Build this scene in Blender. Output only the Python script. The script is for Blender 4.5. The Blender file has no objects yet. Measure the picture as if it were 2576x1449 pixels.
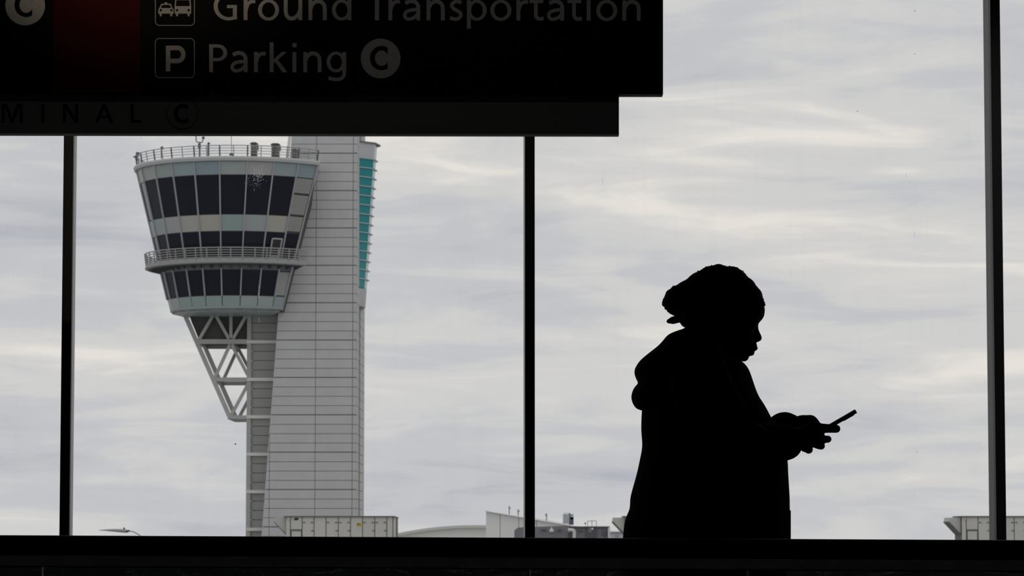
import bpy, math, random
from mathutils import Vector, Matrix
random.seed(7)
SC = bpy.context.scene
COL = SC.collection

# ------------------------------------------------------------------ camera, world, exposure
F, W, H = 7900.0, 2576.0, 1449.0
TILT = math.atan((1349.0 - H / 2) / F)
ZC = 0.95
cam = bpy.data.cameras.new('camera')
cam.sensor_width = 36.0
cam.lens = 36.0 * F / W
cam.clip_start, cam.clip_end = 0.1, 6000
cam.dof.use_dof = True
cam.dof.focus_distance = 8.3
cam.dof.aperture_fstop = 32.0
co = bpy.data.objects.new('camera', cam)
COL.objects.link(co)
co.location = (0, 0, ZC)
co.rotation_euler = (math.pi / 2 + TILT, 0, 0)
SC.camera = co
SC.view_settings.view_transform = 'Standard'
SC.view_settings.look = 'None'
SC.view_settings.exposure = 0.0
SC.view_settings.gamma = 1.0
SC.view_settings.use_curve_mapping = False

def NT(tree, kind, **inp):
    n = tree.nodes.new(kind)
    for k, v in inp.items():
        n.inputs[k.replace('_', ' ')].default_value = v
    return n

def ramp(tree, stops, interp='EASE'):
    n = tree.nodes.new('ShaderNodeValToRGB')
    n.color_ramp.interpolation = interp
    el = n.color_ramp.elements
    while len(el) < len(stops): el.new(0.5)
    for e, (p, c) in zip(el, stops):
        e.position = p; e.color = (*c, 1)
    return n

wd = bpy.data.worlds.new('overcast_sky'); SC.world = wd; wd.use_nodes = True
t = wd.node_tree; t.nodes.clear()
tc = t.nodes.new('ShaderNodeTexCoord')
def sky_noise(scale, rot, detail, rough, dist, off=(0, 0, 0)):
    mp = t.nodes.new('ShaderNodeMapping')
    mp.inputs['Scale'].default_value = scale
    mp.inputs['Rotation'].default_value = rot
    mp.inputs['Location'].default_value = off
    t.links.new(tc.outputs['Generated'], mp.inputs['Vector'])
    n = NT(t, 'ShaderNodeTexNoise', Scale=1.0, Detail=detail, Roughness=rough, Distortion=dist)
    t.links.new(mp.outputs['Vector'], n.inputs['Vector'])
    return n
n1 = sky_noise((6.5, 6.5, 30), (0, math.radians(3), 0), 4, .5, .5, (-.877, -14.205, -5.607))      # broad banks
n2 = sky_noise((15, 15, 95), (0, math.radians(6), 0), 5, .55, .8, (15.606, 9.936, 12.637))    # streaks
mixn = t.nodes.new('ShaderNodeMix'); mixn.data_type = 'FLOAT'; mixn.inputs[0].default_value = .42
t.links.new(n1.outputs['Fac'], mixn.inputs[2]); t.links.new(n2.outputs['Fac'], mixn.inputs[3])
rp = ramp(t, [(.33, (.46, .478, .53)), (.46, (.585, .595, .62)), (.55, (.67, .667, .66)), (.68, (.85, .81, .755))])
t.links.new(mixn.outputs[0], rp.inputs['Fac'])
bg = NT(t, 'ShaderNodeBackground', Strength=1.0)
t.links.new(rp.outputs['Color'], bg.inputs['Color'])
wo = t.nodes.new('ShaderNodeOutputWorld'); t.links.new(bg.outputs[0], wo.inputs[0])

# ------------------------------------------------------------------ helpers
CT, ST = math.cos(TILT), math.sin(TILT)
def U(px, py, Y):
    """world point on the vertical plane at distance Y that shows at photo pixel (px, py)"""
    dx, dy = (px - W / 2) / F, -(py - H / 2) / F
    d = Vector((dx, CT - dy * ST, ST + dy * CT))
    k = Y / d.y
    return Vector((d.x * k, Y, ZC + d.z * k))

MATS = {}
def mat(name, col, rough=.6, metal=0.0, var=0.0, vscale=3.0, stretch=(1, 1, 1), spec=.5, bump=0.0, emit=0.0):
    if name in MATS: return MATS[name]
    m = bpy.data.materials.new(name); m.use_nodes = True
    nt = m.node_tree; b = nt.nodes['Principled BSDF']
    b.inputs['Base Color'].default_value = (*col, 1)
    b.inputs['Roughness'].default_value = rough
    b.inputs['Metallic'].default_value = metal
    b.inputs['Specular IOR Level'].default_value = spec
    if emit:
        b.inputs['Emission Color'].default_value = (*col, 1); b.inputs['Emission Strength'].default_value = emit
    if var or bump:
        tc = nt.nodes.new('ShaderNodeTexCoord'); mp = nt.nodes.new('ShaderNodeMapping')
        mp.inputs['Scale'].default_value = stretch
        nt.links.new(tc.outputs['Object'], mp.inputs['Vector'])
        n = NT(nt, 'ShaderNodeTexNoise', Scale=vscale, Detail=5.0, Roughness=.6)
        nt.links.new(mp.outputs['Vector'], n.inputs['Vector'])
        if var:
            lo = tuple(c * (1 - var) for c in col); hi = tuple(min(1, c * (1 + var)) for c in col)
            r = ramp(nt, [(.3, lo), (.7, hi)], 'LINEAR')
            nt.links.new(n.outputs['Fac'], r.inputs['Fac']); nt.links.new(r.outputs['Color'], b.inputs['Base Color'])
        if bump:
            bp = nt.nodes.new('ShaderNodeBump'); bp.inputs['Strength'].default_value = bump; bp.inputs['Distance'].default_value = .01
            nt.links.new(n.outputs['Fac'], bp.inputs['Height']); nt.links.new(bp.outputs['Normal'], b.inputs['Normal'])
    MATS[name] = m
    return m

def glass(name, tint=(.97, .98, .98), gloss=.05, dirt=0.0, rough=0.0):
    m = bpy.data.materials.new(name); m.use_nodes = True
    nt = m.node_tree; nt.nodes.clear()
    tr = nt.nodes.new('ShaderNodeBsdfTransparent'); tr.inputs[0].default_value = (*tint, 1)
    gl = nt.nodes.new('ShaderNodeBsdfGlossy'); gl.inputs['Roughness'].default_value = rough
    mx = nt.nodes.new('ShaderNodeMixShader'); mx.inputs[0].default_value = gloss
    nt.links.new(tr.outputs[0], mx.inputs[1]); nt.links.new(gl.outputs[0], mx.inputs[2])
    out = nt.nodes.new('ShaderNodeOutputMaterial'); last = mx
    if dirt:
        tc = nt.nodes.new('ShaderNodeTexCoord'); mp = nt.nodes.new('ShaderNodeMapping')
        mp.inputs['Scale'].default_value = (26, 26, 1.2)
        nt.links.new(tc.outputs['Object'], mp.inputs['Vector'])
        n = NT(nt, 'ShaderNodeTexNoise', Scale=1.0, Detail=4.0, Roughness=.6)
        nt.links.new(mp.outputs['Vector'], n.inputs['Vector'])
        mr = nt.nodes.new('ShaderNodeMapRange'); mr.inputs['From Min'].default_value = .52; mr.inputs['From Max'].default_value = .8
        mr.inputs['To Max'].default_value = dirt
        nt.links.new(n.outputs['Fac'], mr.inputs['Value'])
        df = nt.nodes.new('ShaderNodeBsdfDiffuse'); df.inputs[0].default_value = (.5, .48, .45, 1)
        m2 = nt.nodes.new('ShaderNodeMixShader')
        nt.links.new(mr.outputs[0], m2.inputs[0]); nt.links.new(mx.outputs[0], m2.inputs[1]); nt.links.new(df.outputs[0], m2.inputs[2])
        last = m2
    nt.links.new(last.outputs[0], out.inputs[0])
    MATS[name] = m
    return m

class MB:
    def __init__(s): s.v = []; s.f = []
    def add(s, vs, fs):
        o = len(s.v); s.v += [tuple(p) for p in vs]; s.f += [tuple(i + o for i in f) for f in fs]
        return s
    def hexa(s, a, b):
        """a, b: two matching loops (same count) joined into a closed prism"""
        n = len(a)
        fs = [tuple(range(n - 1, -1, -1)), tuple(range(n, 2 * n))]
        fs += [(i, (i + 1) % n, n + (i + 1) % n, n + i) for i in range(n)]
        return s.add(list(a) + list(b), fs)
    def box(s, p, q):
        x0, y0, z0 = p; x1, y1, z1 = q
        return s.hexa([(x0, y0, z0), (x1, y0, z0), (x1, y1, z0), (x0, y1, z0)], [(x0, y0, z1), (x1, y0, z1), (x1, y1, z1), (x0, y1, z1)])
    def bar(s, p, q, w, h=None, up=(0, 0, 1)):
        """square bar from p to q, w across, h along 'up'"""
        p, q = Vector(p), Vector(q); d = (q - p).normalized(); u = Vector(up)
        if abs(d.dot(u)) > .95: u = Vector((0, 1, 0))
        sd = d.cross(u).normalized(); u2 = sd.cross(d).normalized()
        h = h or w
        c = [sd * (w / 2) * i + u2 * (h / 2) * j for i, j in ((-1, -1), (1, -1), (1, 1), (-1, 1))]
        return s.hexa([p + k for k in c], [q + k for k in c])
    def tube(s, pts, rads, n=10, cap=True, ref=(0, 1, 0)):
        pts = [Vector(p) for p in pts]; rings = []
        if not hasattr(rads, '__len__'): rads = [rads] * len(pts)
        for i, p in enumerate(pts):
            d = (pts[min(i + 1, len(pts) - 1)] - pts[max(i - 1, 0)]).normalized()
            u = Vector(ref)
            if abs(d.dot(u)) > .95: u = Vector((1, 0, 0))
            a = d.cross(u).normalized(); b = a.cross(d).normalized()
            r = rads[i]
            ra, rb = r if hasattr(r, '__len__') else (r, r)
            rings.append([p + a * ra * math.cos(2 * math.pi * k / n) + b * rb * math.sin(2 * math.pi * k / n) for k in range(n)])
        return s.rings(rings, cap)
    def rings(s, rings, cap=True):
        n = len(rings[0]); vs = [p for r in rings for p in r]; fs = []
        for i in range(len(rings) - 1):
            for k in range(n):
                fs.append((i * n + k, i * n + (k + 1) % n, (i + 1) * n + (k + 1) % n, (i + 1) * n + k))
        if cap:
            fs.append(tuple(range(n - 1, -1, -1))); o = (len(rings) - 1) * n
            fs.append(tuple(range(o, o + n)))
        return s.add(vs, fs)
    def ball(s, c, rx, ry, rz, n=16, m=10, rot=None):
        c = Vector(c); rings = []
        for i in range(1, m):
            a = math.pi * i / m
            rings.append([(rx * math.sin(a) * math.cos(2 * math.pi * k / n), ry * math.sin(a) * math.sin(2 * math.pi * k / n), -rz * math.cos(a)) for k in range(n)])
        rr = [[c + ((rot @ Vector(p)) if rot else Vector(p)) for p in r] for r in rings]
        return s.rings(rr)
    def build(s, name, m, parent=None, org=None, smooth=False):
        me = bpy.data.meshes.new(name)
        o_ = Vector(org) if org is not None else (parent_origin(parent) if parent else Vector((0, 0, 0)))
        me.from_pydata([tuple(Vector(p) - o_) for p in s.v], [], s.f)
        import bmesh
        bm = bmesh.new(); bm.from_mesh(me); bmesh.ops.recalc_face_normals(bm, faces=bm.faces); bm.to_mesh(me); bm.free()
        me.materials.append(MATS[m] if isinstance(m, str) else m)
        if smooth: me.polygons.foreach_set('use_smooth', [True] * len(me.polygons))
        o = bpy.data.objects.new(name, me); COL.objects.link(o)
        if parent: o.parent = parent
        elif org is not None: o.location = org
        return o

def parent_origin(p):
    v = Vector((0, 0, 0))
    while p: v += p.location; p = p.parent
    return v
def tag(o, label=None, cat=None, group=None, kind=None):
    if label: o['label'] = label
    if cat: o['category'] = cat
    if group: o['group'] = group
    if kind: o['kind'] = kind
    return o
def empty(name, loc, label=None, cat=None, group=None, kind=None):
    o = bpy.data.objects.new(name, None); COL.objects.link(o); o.location = loc; o.empty_display_size = .2
    return tag(o, label, cat, group, kind)
def plate(mb, c, th, gap=0.0):
    """thin panel: quad c (4 points, counter-clockwise seen from outside) shrunk by gap, th thick towards the back"""
    c = [Vector(p) for p in c]
    if gap:
        e1 = (c[1] - c[0]).normalized(); e2 = (c[3] - c[0]).normalized()
        f1 = (c[2] - c[3]).normalized(); f2 = (c[2] - c[1]).normalized()
        c = [c[0] + (e1 + e2) * gap, c[1] + (f2 - e1) * gap, c[2] - (f1 + f2) * gap, c[3] + (f1 - e2) * gap]
    n = (c[1] - c[0]).cross(c[3] - c[0]).normalized()
    return mb.hexa([p - n * th for p in c], c)

# ------------------------------------------------------------------ materials
mat('rail_rubber', (.006, .006, .006), .55, spec=.2)
mat('rail_metal', (.75, .76, .755), .4, 1.0, var=.08, vscale=18)
mat('dark_metal', (.008, .008, .008), .5, spec=.25)
mat('lit_cap', (.62, .61, .59), .5)
mat('dim_cap', (.055, .055, .056), .5)
mat('floor_tile', (.10, .10, .10), .35, var=.3, vscale=2)
mat('wall_dark', (.30, .30, .29), .8, var=.1)
mat('ceiling_dark', (.30, .30, .30), .9)
glass('window_glass', (.985, .985, .985), .02, .012)
glass('rail_glass', (.82, .9, .88), .02)
mat('glass_edge', (.30, .36, .34), .3)
def lit_dirt():
    m = bpy.data.materials.new('dirt'); m.use_nodes = True; nt = m.node_tree; nt.nodes.clear()
    a = nt.nodes.new('ShaderNodeBsdfTranslucent'); a.inputs[0].default_value = (.85, .85, .85, 1)
    o = nt.nodes.new('ShaderNodeOutputMaterial'); nt.links.new(a.outputs[0], o.inputs[0]); MATS['dirt'] = m
lit_dirt()
mat('dirt_dark', (.12, .11, .10), .8)

def marble():
    m = bpy.data.materials.new('dado_marble'); m.use_nodes = True
    nt = m.node_tree; b = nt.nodes['Principled BSDF']
    tc = nt.nodes.new('ShaderNodeTexCoord'); mp = nt.nodes.new('ShaderNodeMapping'); mp.inputs['Scale'].default_value = (1.2, 1, 5)
    nt.links.new(tc.outputs['Object'], mp.inputs['Vector'])
    wv = NT(nt, 'ShaderNodeTexNoise', Scale=1.6, Detail=6.0, Roughness=.55, Distortion=1.6)
    nt.links.new(mp.outputs['Vector'], wv.inputs['Vector'])
    r = ramp(nt, [(.44, (.10, .11, .105)), (.493, (.13, .14, .135)), (.5, (.75, .76, .74)), (.508, (.13, .14, .135)), (.62, (.19, .20, .195))], 'LINEAR')
    nt.links.new(wv.outputs['Fac'], r.inputs['Fac']); nt.links.new(r.outputs['Color'], b.inputs['Base Color'])
    b.inputs['Roughness'].default_value = .25
    MATS['dado_marble'] = m
marble()

# ------------------------------------------------------------------ the room
def slab(name, p, q, m, kind='structure'):
    c = Vector(((p[0] + q[0]) / 2, (p[1] + q[1]) / 2, p[2]))
    return tag(MB().box(p, q).build(name, m, org=c), kind=kind)
WT = .0428                                     # window line runs Y = WY + WT * X
WY = 14.0
XL, XR, YB, CE = -9.0, 9.0, -8.0, 4.6
def wline(X, off=0.0): return Vector((X - WT * off, WY + WT * X + off, 0))
slab('floor', (XL, YB, -.2), (XR, 14.9, 0), 'floor_tile')
slab('ceiling', (XL, YB, CE), (XR, 14.9, CE + .2), 'ceiling_dark')
slab('wall_back', (XL, YB - .2, 0), (XR, YB, CE), 'wall_dark')
slab('wall_left', (XL - .2, YB, 0), (XL, 13.5, CE), 'wall_dark')
slab('wall_right', (XR, YB, 0), (XR + .2, 14.5, CE), 'wall_dark')

# mullions: pixel edges of the dark inner face at the level of the horizon
def wx(px):
    d = (px - W / 2) / F / CT                  # X per unit Y at the horizon level
    return d * WY / (1 - WT * d)
edges = [(156.2, 180.7), (1320.8, 1345.4), (2499.3, 2524)]
xs = [tuple(wx(e) for e in p) for p in edges]
step = xs[1][0] - xs[0][0]
allm = [(xs[0][0] - 2 * step, xs[0][1] - 2 * step), (xs[0][0] - step, xs[0][1] - step)] + xs + [(xs[2][0] + step, xs[2][1] + step), (xs[2][0] + 2 * step, xs[2][1] + 2 * step)]
SILL, HEAD = .88, 4.3
for i, (a, b) in enumerate(allm):
    e = tag(empty('trim_%d' % (i + 1), wline((a + b) / 2) + Vector((0, 0, SILL))), kind='structure')
    m = MB(); m.hexa([wline(a), wline(b), wline(b, .045), wline(a, .045)], [p + Vector((0, 0, HEAD)) for p in (wline(a), wline(b), wline(b, .045), wline(a, .045))])
    for v in range(4): m.v[v] = (m.v[v][0], m.v[v][1], SILL)
    m.build('post', 'dark_metal', e)
    m = MB(); e2 = (b - a) * .02
    q = [wline(a + e2, .045), wline(b - e2, .045), wline(b - e2, .17), wline(a + e2, .17)]
    m.hexa([p + Vector((0, 0, SILL)) for p in q], [p + Vector((0, 0, HEAD)) for p in q])
    m.build('outer_cap', 'dim_cap' if i >= 4 else 'lit_cap', e)  # outer mullion caps; how brightly each is lit is put into its colour
for i in range(len(allm) + 1):
    a = allm[i - 1][1] if i else XL + .02
    b = allm[i][0] if i < len(allm) else XR - .02
    if b - a < .15: continue
    e = tag(empty('window_%d' % (i + 1), wline((a + b) / 2, .1) + Vector((0, 0, SILL))), kind='structure')
    m = MB(); q = [wline(a, .10), wline(b, .10), wline(b, .106), wline(a, .106)]
    m.hexa([p + Vector((0, 0, SILL)) for p in q], [p + Vector((0, 0, HEAD)) for p in q]).build('pane', 'window_glass', e)
    # low wall panel of veined dark stone under the window
    if i == 0: wl = empty('wall_front', wline(0), kind='structure')
    m = MB(); q = [wline(a - .02, -.02), wline(b + .02, -.02), wline(b + .02, .10), wline(a - .02, .10)]
    m.hexa([p for p in q], [p + Vector((0, 0, SILL - .05)) for p in q]).build('stone_panel', 'dado_marble', wl)
m = MB(); q = [wline(XL, -.06), wline(XR, -.06), wline(XR, .2), wline(XL, .2)]
m.hexa([p + Vector((0, 0, SILL - .04)) for p in q], [p + Vector((0, 0, SILL)) for p in q])
tag(m.build('trim_8', 'dark_metal', org=wline(0)), kind='structure')
m = MB(); q = [wline(XL, -.05), wline(XR, -.05), wline(XR, .2), wline(XL, .2)]
m.hexa([p + Vector((0, 0, HEAD)) for p in q], [p + Vector((0, 0, CE)) for p in q])
tag(m.build('wall_header', 'dark_metal', org=wline(0) + Vector((0, 0, HEAD))), kind='structure')

# dirt on the panes: bird splash, drips and specks (parts of the windows)
def wpt(px, py, off=.098):
    d = U(px, py, 1.0) - Vector((0, 0, ZC)); X = 0
    # intersect the pane plane
    k = (WY + off) / (1 - WT * d.x)
    return Vector((d.x * k, k, ZC + d.z * k))
def specks(pts, name, m, parent):
    mb = MB()
    for (x, y, r, ry) in pts:
        c = wpt(x, y); s = c.y / F
        n = 6; rot = random.random() * 3
        ring = [c + Vector((math.cos(rot + k * 1.047) * r * s * random.uniform(.6, 1.2), 0, math.sin(rot + k * 1.047) * ry * s * random.uniform(.6, 1.2))) for k in range(n)]
        mb.add(ring, [tuple(range(n))])
    o = mb.build(name, m, parent); o['kind'] = 'stuff'; return o
win = {o.name: o for o in COL.objects if o.name.startswith('window_')}
def splash():
    ps = []
    for _ in range(120):
        a = random.gauss(0, 1); x = 648 + a * 9 + random.gauss(0, 3); y = 442 - a * 4 + random.gauss(0, 10)
        ps.append((x, y, random.uniform(.3, 1.0), random.uniform(.4, 1.5)))
    for _ in range(25): ps.append((random.gauss(640, 16), random.gauss(462, 12), .4, random.uniform(.4, 1.4)))
    for k in range(26): ps.append((651.5 + random.gauss(0, .5), random.uniform(720, 810), .45, random.uniform(.6, 2.2)))
    for k in range(5): ps.append((651.5, 745 + k * 1.5, .9, 1.2))
    return ps
specks(splash(), 'bird_splash', 'dirt', win['window_4'])
specks([(592, 1117, 2.2, 1.8), (355, 346, .8, 2), (640, 1280, .5, .8)], 'dirt_speck', 'dirt_dark', win['window_4'])
specks([(2157, 280, 1.3, 2), (2301, 28, 1.2, 1.6), (2301, 136, 1.0, 1.4), (2306, 1138, 1.1, 1.4), (1990, 688, .6, .6), (1994, 690, .5, .5), (1992, 680, .5, .6), (1690, 1264, .8, .8), (2279, 440, .3, 9), (2300, 590, .3, 12), (1516, 455, .3, 12)], 'dirt_speck', 'dirt_dark', win['window_5'])

# ------------------------------------------------------------------ glass balustrade in front of the walker
BY = 7.3
def rail_y(x): return 1344.6 + 12.6 * x / W + 1.5      # photo row of the rail's top edge
bal = empty('glass_balustrade', (0, BY, 0), 'glass guard rail with thick black handrail crossing in front of the person', 'guard rail')
def rail(x0, x1, y0, y1, f0, f1):
    """slab between photo rows rail_y + y0 .. rail_y + y1, from BY + f0 to BY + f1"""
    a = [U(x0, rail_y(x0) + y1, BY), U(x1, rail_y(x1) + y1, BY), U(x1, rail_y(x1) + y0, BY), U(x0, rail_y(x0) + y0, BY)]
    mb = MB()
    return mb.hexa([Vector((p.x, BY + f0, p.z)) for p in a], [Vector((p.x, BY + f1, p.z)) for p in a])
XA, XB = -3800, 6400
m = MB()
prof = [(-.03, 4), (-.026, 1.2), (-.018, 0), (.04, 0), (.048, 1.2), (.052, 4), (.052, 44), (.048, 48.5), (-.022, 48.5), (-.028, 46), (-.03, 40)]
m.hexa([Vector((U(XA, 0, BY).x, BY + f, U(XA, rail_y(XA) + y, BY).z)) for f, y in prof], [Vector((U(XB, 0, BY).x, BY + f, U(XB, rail_y(XB) + y, BY).z)) for f, y in prof])
m.build('handrail', 'rail_rubber', bal)
rail(XA, XB, 50.5, 76.5, -.022, .03).build('trim_rail', 'rail_metal', bal)
rail(XA, XB, 48.5, 50.5, -.012, .02).build('rail_joint', 'dark_metal', bal)
rail(XA, XB, 76.5, 79.5, -.008, .016).build('glass_gasket', 'dark_metal', bal)
joints = [XA, 105.5 - 1776, 105.5, 1882, 1882 + 1776, XB]
for a, b in zip(joints, joints[1:]):
    p0 = U(a + 1.6, 1349, BY).x; p1 = U(b - 1.6, 1349, BY).x
    za = U(a, rail_y(a) + 78, BY).z; zb = U(b, rail_y(b) + 78, BY).z
    g = MB().hexa([(p0, BY - .002, .06), (p1, BY - .002, .06), (p1, BY - .002, zb), (p0, BY - .002, za)], [(p0, BY + .008, .06), (p1, BY + .008, .06), (p1, BY + .008, zb), (p0, BY + .008, za)]).build('glass_panel', 'rail_glass', bal)
    for x, zz in ((p0, za), (p1, zb)):
        MB().box((x - .0011, BY - .0035, .06), (x + .0011, BY + .009, zz)).build('polished_edge', 'glass_edge', g)
MB().hexa([(U(XA, 0, BY).x, BY - .05, 0), (U(XB, 0, BY).x, BY - .05, 0), (U(XB, 0, BY).x, BY + .06, 0), (U(XA, 0, BY).x, BY + .06, 0)],
          [(U(XA, 0, BY).x, BY - .02, .08), (U(XB, 0, BY).x, BY - .02, .08), (U(XB, 0, BY).x, BY + .03, .08), (U(XA, 0, BY).x, BY + .03, .08)]).build('floor_channel', 'rail_metal', bal)

# ------------------------------------------------------------------ hanging direction sign
SY = 11.0
mat('sign_black', (.0035, .0035, .0035), .6, spec=.1)
mat('sign_red', (.058, .001, .001), .6, spec=.1)
mat('sign_white', (.62, .60, .56), .7, spec=.1)
mat('sign_board', (.16, .162, .16), .7, spec=.1)
mat('sign_under', (.22, .215, .20), .7)  # board underside, light bounced off the floor put into its paler tone
def sg(x, y, dY=0.0): return U(x, y + .0015 * (x - 800), SY + dY)
sign = empty('direction_sign', sg(700, 236), 'black hanging sign with Ground Transportation and Parking in pale letters', 'sign')
def sbox(name, x0, x1, y0, y1, d0, d1, m, parent):
    a = [sg(x0, y1), sg(x1, y1), sg(x1, y0), sg(x0, y0)]
    return MB().hexa([p + Vector((0, d0, 0)) for p in a], [p + Vector((0, d1, 0)) for p in a]).build(name, m, parent)
sbox('sign_box', -1000, 1668, -130, 236, 0, .07, 'sign_black', sign)
sbox('red_panel', 134, 352, -125, 232, -.0012, 0, 'sign_red', sign)
for x in (-600, 300, 1300):
    MB().tube([sg(x, -129, .035), Vector((sg(x, 0, .035).x, sg(x, 0, .035).y, CE))], .012, 8).build('hanger_rod', 'dark_metal', sign)
board = empty('terminal_board', sg(300, 338), 'dark grey fascia board under the sign with TERMINAL C letters', 'sign')
sbox('board', -1100, 1557.5, 236.6, 334.3, .022, .085, 'sign_board', board)
sbox('bottom_lip', -1100, 1557.8, 333.6, 335.2, .0205, .086, 'sign_under', board)

# glyphs: pieces in photo pixels, u right from the letter's left edge, v up from the base line
def cr(pts, n=6):
    P = [Vector(p) for p in pts]; P = [2 * P[0] - P[1]] + P + [2 * P[-1] - P[-2]]; out = []
    for i in range(1, len(P) - 2):
        for k in range(n):
            s = k / n
            out.append(.5 * ((2 * P[i]) + (P[i + 1] - P[i - 1]) * s + (2 * P[i - 1] - 5 * P[i] + 4 * P[i + 1] - P[i + 2]) * s * s + (3 * P[i] - P[i - 1] - 3 * P[i + 1] + P[i + 2]) * s ** 3))
    out.append(P[-2]); return out
def G_rect(a, b, c, d): return [[(a, b), (c, b), (c, d), (a, d)]]
def G_stroke(pts, w, smooth=True):
    P = cr(pts) if smooth else [Vector(p) for p in pts]
    L = []; R = []
    for i, p in enumerate(P):
        d = (P[min(i + 1, len(P) - 1)] - P[max(i - 1, 0)]).normalized(); n = Vector((-d.y, d.x)) * w / 2
        L.append(p + n); R.append(p - n)
    return [[tuple(L[i]), tuple(L[i + 1]), tuple(R[i + 1]), tuple(R[i])] for i in range(len(P) - 1)]
def G_ring(c, ro, ri, a0=0, a1=360, b0=None, b1=None, n=36):
    b0 = a0 if b0 is None else b0; b1 = a1 if b1 is None else b1; out = []
    f = lambda r, a: (c[0] + r[0] * math.cos(math.radians(a)), c[1] + r[1] * math.sin(math.radians(a)))
    for i in range(n):
        s, e = i / n, (i + 1) / n
        out.append([f(ro, a0 + (a1 - a0) * s), f(ro, a0 + (a1 - a0) * e), f(ri, b0 + (b1 - b0) * e), f(ri, b0 + (b1 - b0) * s)])
    return out
def G_disc(c, r, n=40): return [[(c[0] + r * math.cos(2 * math.pi * k / n), c[1] + r * math.sin(2 * math.pi * k / n)) for k in range(n)]]
S = 9.8
def C_bold(h, w):
    """bold C, h high, cut upright at width w"""
    rx, ry = h * .49, h * .5
    ix, iy = rx * .585, ry * .67
    k = w - rx
    return G_ring((rx, ry), (rx, ry), (ix, iy), math.degrees(math.acos(k / rx)), 360 - math.degrees(math.acos(k / rx)), math.degrees(math.acos(min(1, k / ix))), 360 - math.degrees(math.acos(min(1, k / ix))))
GL = {
 'P': G_rect(0, 0, S, 70) + G_rect(S, 61.8, 21, 70) + G_rect(S, 27.5, 21, 35.5) + G_ring((21, 48.7), (24.5, 21.2), (14.5, 13.1), -90, 90, n=20),
 'a': G_stroke([(6.5, 43.2), (19, 48.2), (31, 46.3), (38, 38.5), (39.2, 28), (39.2, 0)], S) + G_stroke([(39, 27.3), (22, 25.8), (9.5, 21.5), (5, 13), (8.5, 5.5), (17, 3.2), (29, 7.3), (38, 16)], 8.6),
 'r': G_rect(0, 0, S, 51) + G_stroke([(6, 26), (9.3, 37), (16, 45.2), (29.3, 47.3)], 9),
 'k': G_rect(0, 0, S, 75) + [[(S, 23.5), (S, 32), (30.5, 51), (43.5, 51), (17.5, 28.5)], [(11, 29.5), (18.5, 34), (45, 0), (32, 0)]],
 'i': G_rect(0, 0, S, 51) + G_rect(-.2, 62.5, 10.6, 73),
 'n': G_rect(0, 0, S, 51) + G_stroke([(6, 30), (9.5, 39), (19, 47), (30, 46.6), (38.5, 40), (41, 28), (41, 0)], S),
 'g': G_ring((24, 26), (24, 26.2), (14.6, 18.6)) + G_rect(39.8, 2, 49.6, 51) + G_stroke([(44.7, 3), (43.5, -8), (36, -16), (23, -18), (5, -14.3)], 8.6),
 'G': G_ring((38, 35), (38, 36), (27.6, 27.6), 48, 306, n=40) + G_rect(48.4, 1.5, 58.5, 38) + G_rect(33.5, 30, 49, 38),
 'o': G_ring((26.5, 25.6), (26.5, 26.8), (16.6, 19)),
 'u': G_rect(36.7, 0, 46.5, 51) + G_stroke([(5, 51), (5, 22), (8.5, 10), (17.5, 3.9), (28, 6.5), (37, 15), (40, 24)], S),
 'd': G_ring((24.5, 25.8), (24.5, 26.5), (14.7, 19)) + G_rect(39.3, 0, 49, 75),
 'T': G_rect(21.5, 0, 32, 66) + G_rect(0, 61.8, 53.5, 70),
 's': G_stroke([(29.5, 44.5), (19, 48), (9.3, 44.5), (5, 37.5), (9, 30), (18, 25), (25.5, 19.5), (27.8, 12.5), (22, 5), (12, 3.2), (.5, 6.5)], 9),
 'p': G_rect(0, -21, S, 51) + G_ring((25.3, 25.6), (24.4, 26.5), (14.6, 19)),
 't': G_rect(0, 44, 34.8, 51.5) + G_stroke([(16.4, 62), (16.4, 40), (16.4, 15), (20, 6.6), (27.5, 3.9), (36, 5.6)], 9.4),
}
def caps(ch, c=46.5, s=7.4):
    return {'M': [[(0, 0), (s, 0), (s, c), (0, c)], [(52.7 - s, 0), (52.7, 0), (52.7, c), (52.7 - s, c)], [(s - 2, c), (s + 6.5, c), (29.5, 0), (23, 0)], [(52.7 - s + 2, c), (52.7 - s - 6.5, c), (23.2, 0), (29.7, 0)]],
            'I': G_rect(0, 0, s, c), 'N': G_rect(0, 0, s, c) + G_rect(38.3 - s, 0, 38.3, c) + [[(1, c), (s + 2, c), (37.3, 0), (36.3 - s, 0)]],
            'A': [[(0, 0), (7.5, 0), (26.5, c), (19, c)], [(45.5, 0), (38, 0), (19, c), (26.5, c)]] + G_rect(10, 11.5, 35, 17), 'L': G_rect(0, 0, s, c) + G_rect(0, 0, 26.7, 5.6),
            'T': G_rect(15, 0, 22.4, c) + G_rect(0, c - 6, 37.4, c), 'E': G_rect(0, 0, s, c) + G_rect(0, 0, 27, 6) + G_rect(0, c - 6, 27, c) + G_rect(0, 20, 25, 26),
            'R': G_rect(0, 0, s, c) + G_rect(s, c - 6, 14, c) + G_rect(s, 19, 14, 25) + G_ring((14, 32.8), (16, 13.7), (8.6, 7.7), -90, 90, n=16) + [[(10, 20), (18, 20), (35, 0), (26, 0)]]}[ch]
def draw(polys, x, base, name, m, parent, dY=-.0015, sx=1.0, sy=1.0):
    mb = MB()
    for i, pl in enumerate(polys):
        a = [sg(x + u * sx, base - v * sy) for u, v in pl]
        dd = dY - i * 4e-6
        mb.hexa([p + Vector((0, dd, 0)) for p in a], [p + Vector((0, dd + .0011, 0)) for p in a])
    return mb.build(name, m, parent)
for ch, x in zip('GroundTransportation', [537.5, 613, 649, 714, 776, 835, 921.6, 977, 1013, 1073, 1131.5, 1174.6, 1233.5, 1299, 1331.7, 1375.2, 1427.6, 1475.8, 1499.8, 1565.5]):
    draw(GL[ch], x, 51, 'letter', 'sign_white', sign)
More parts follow.
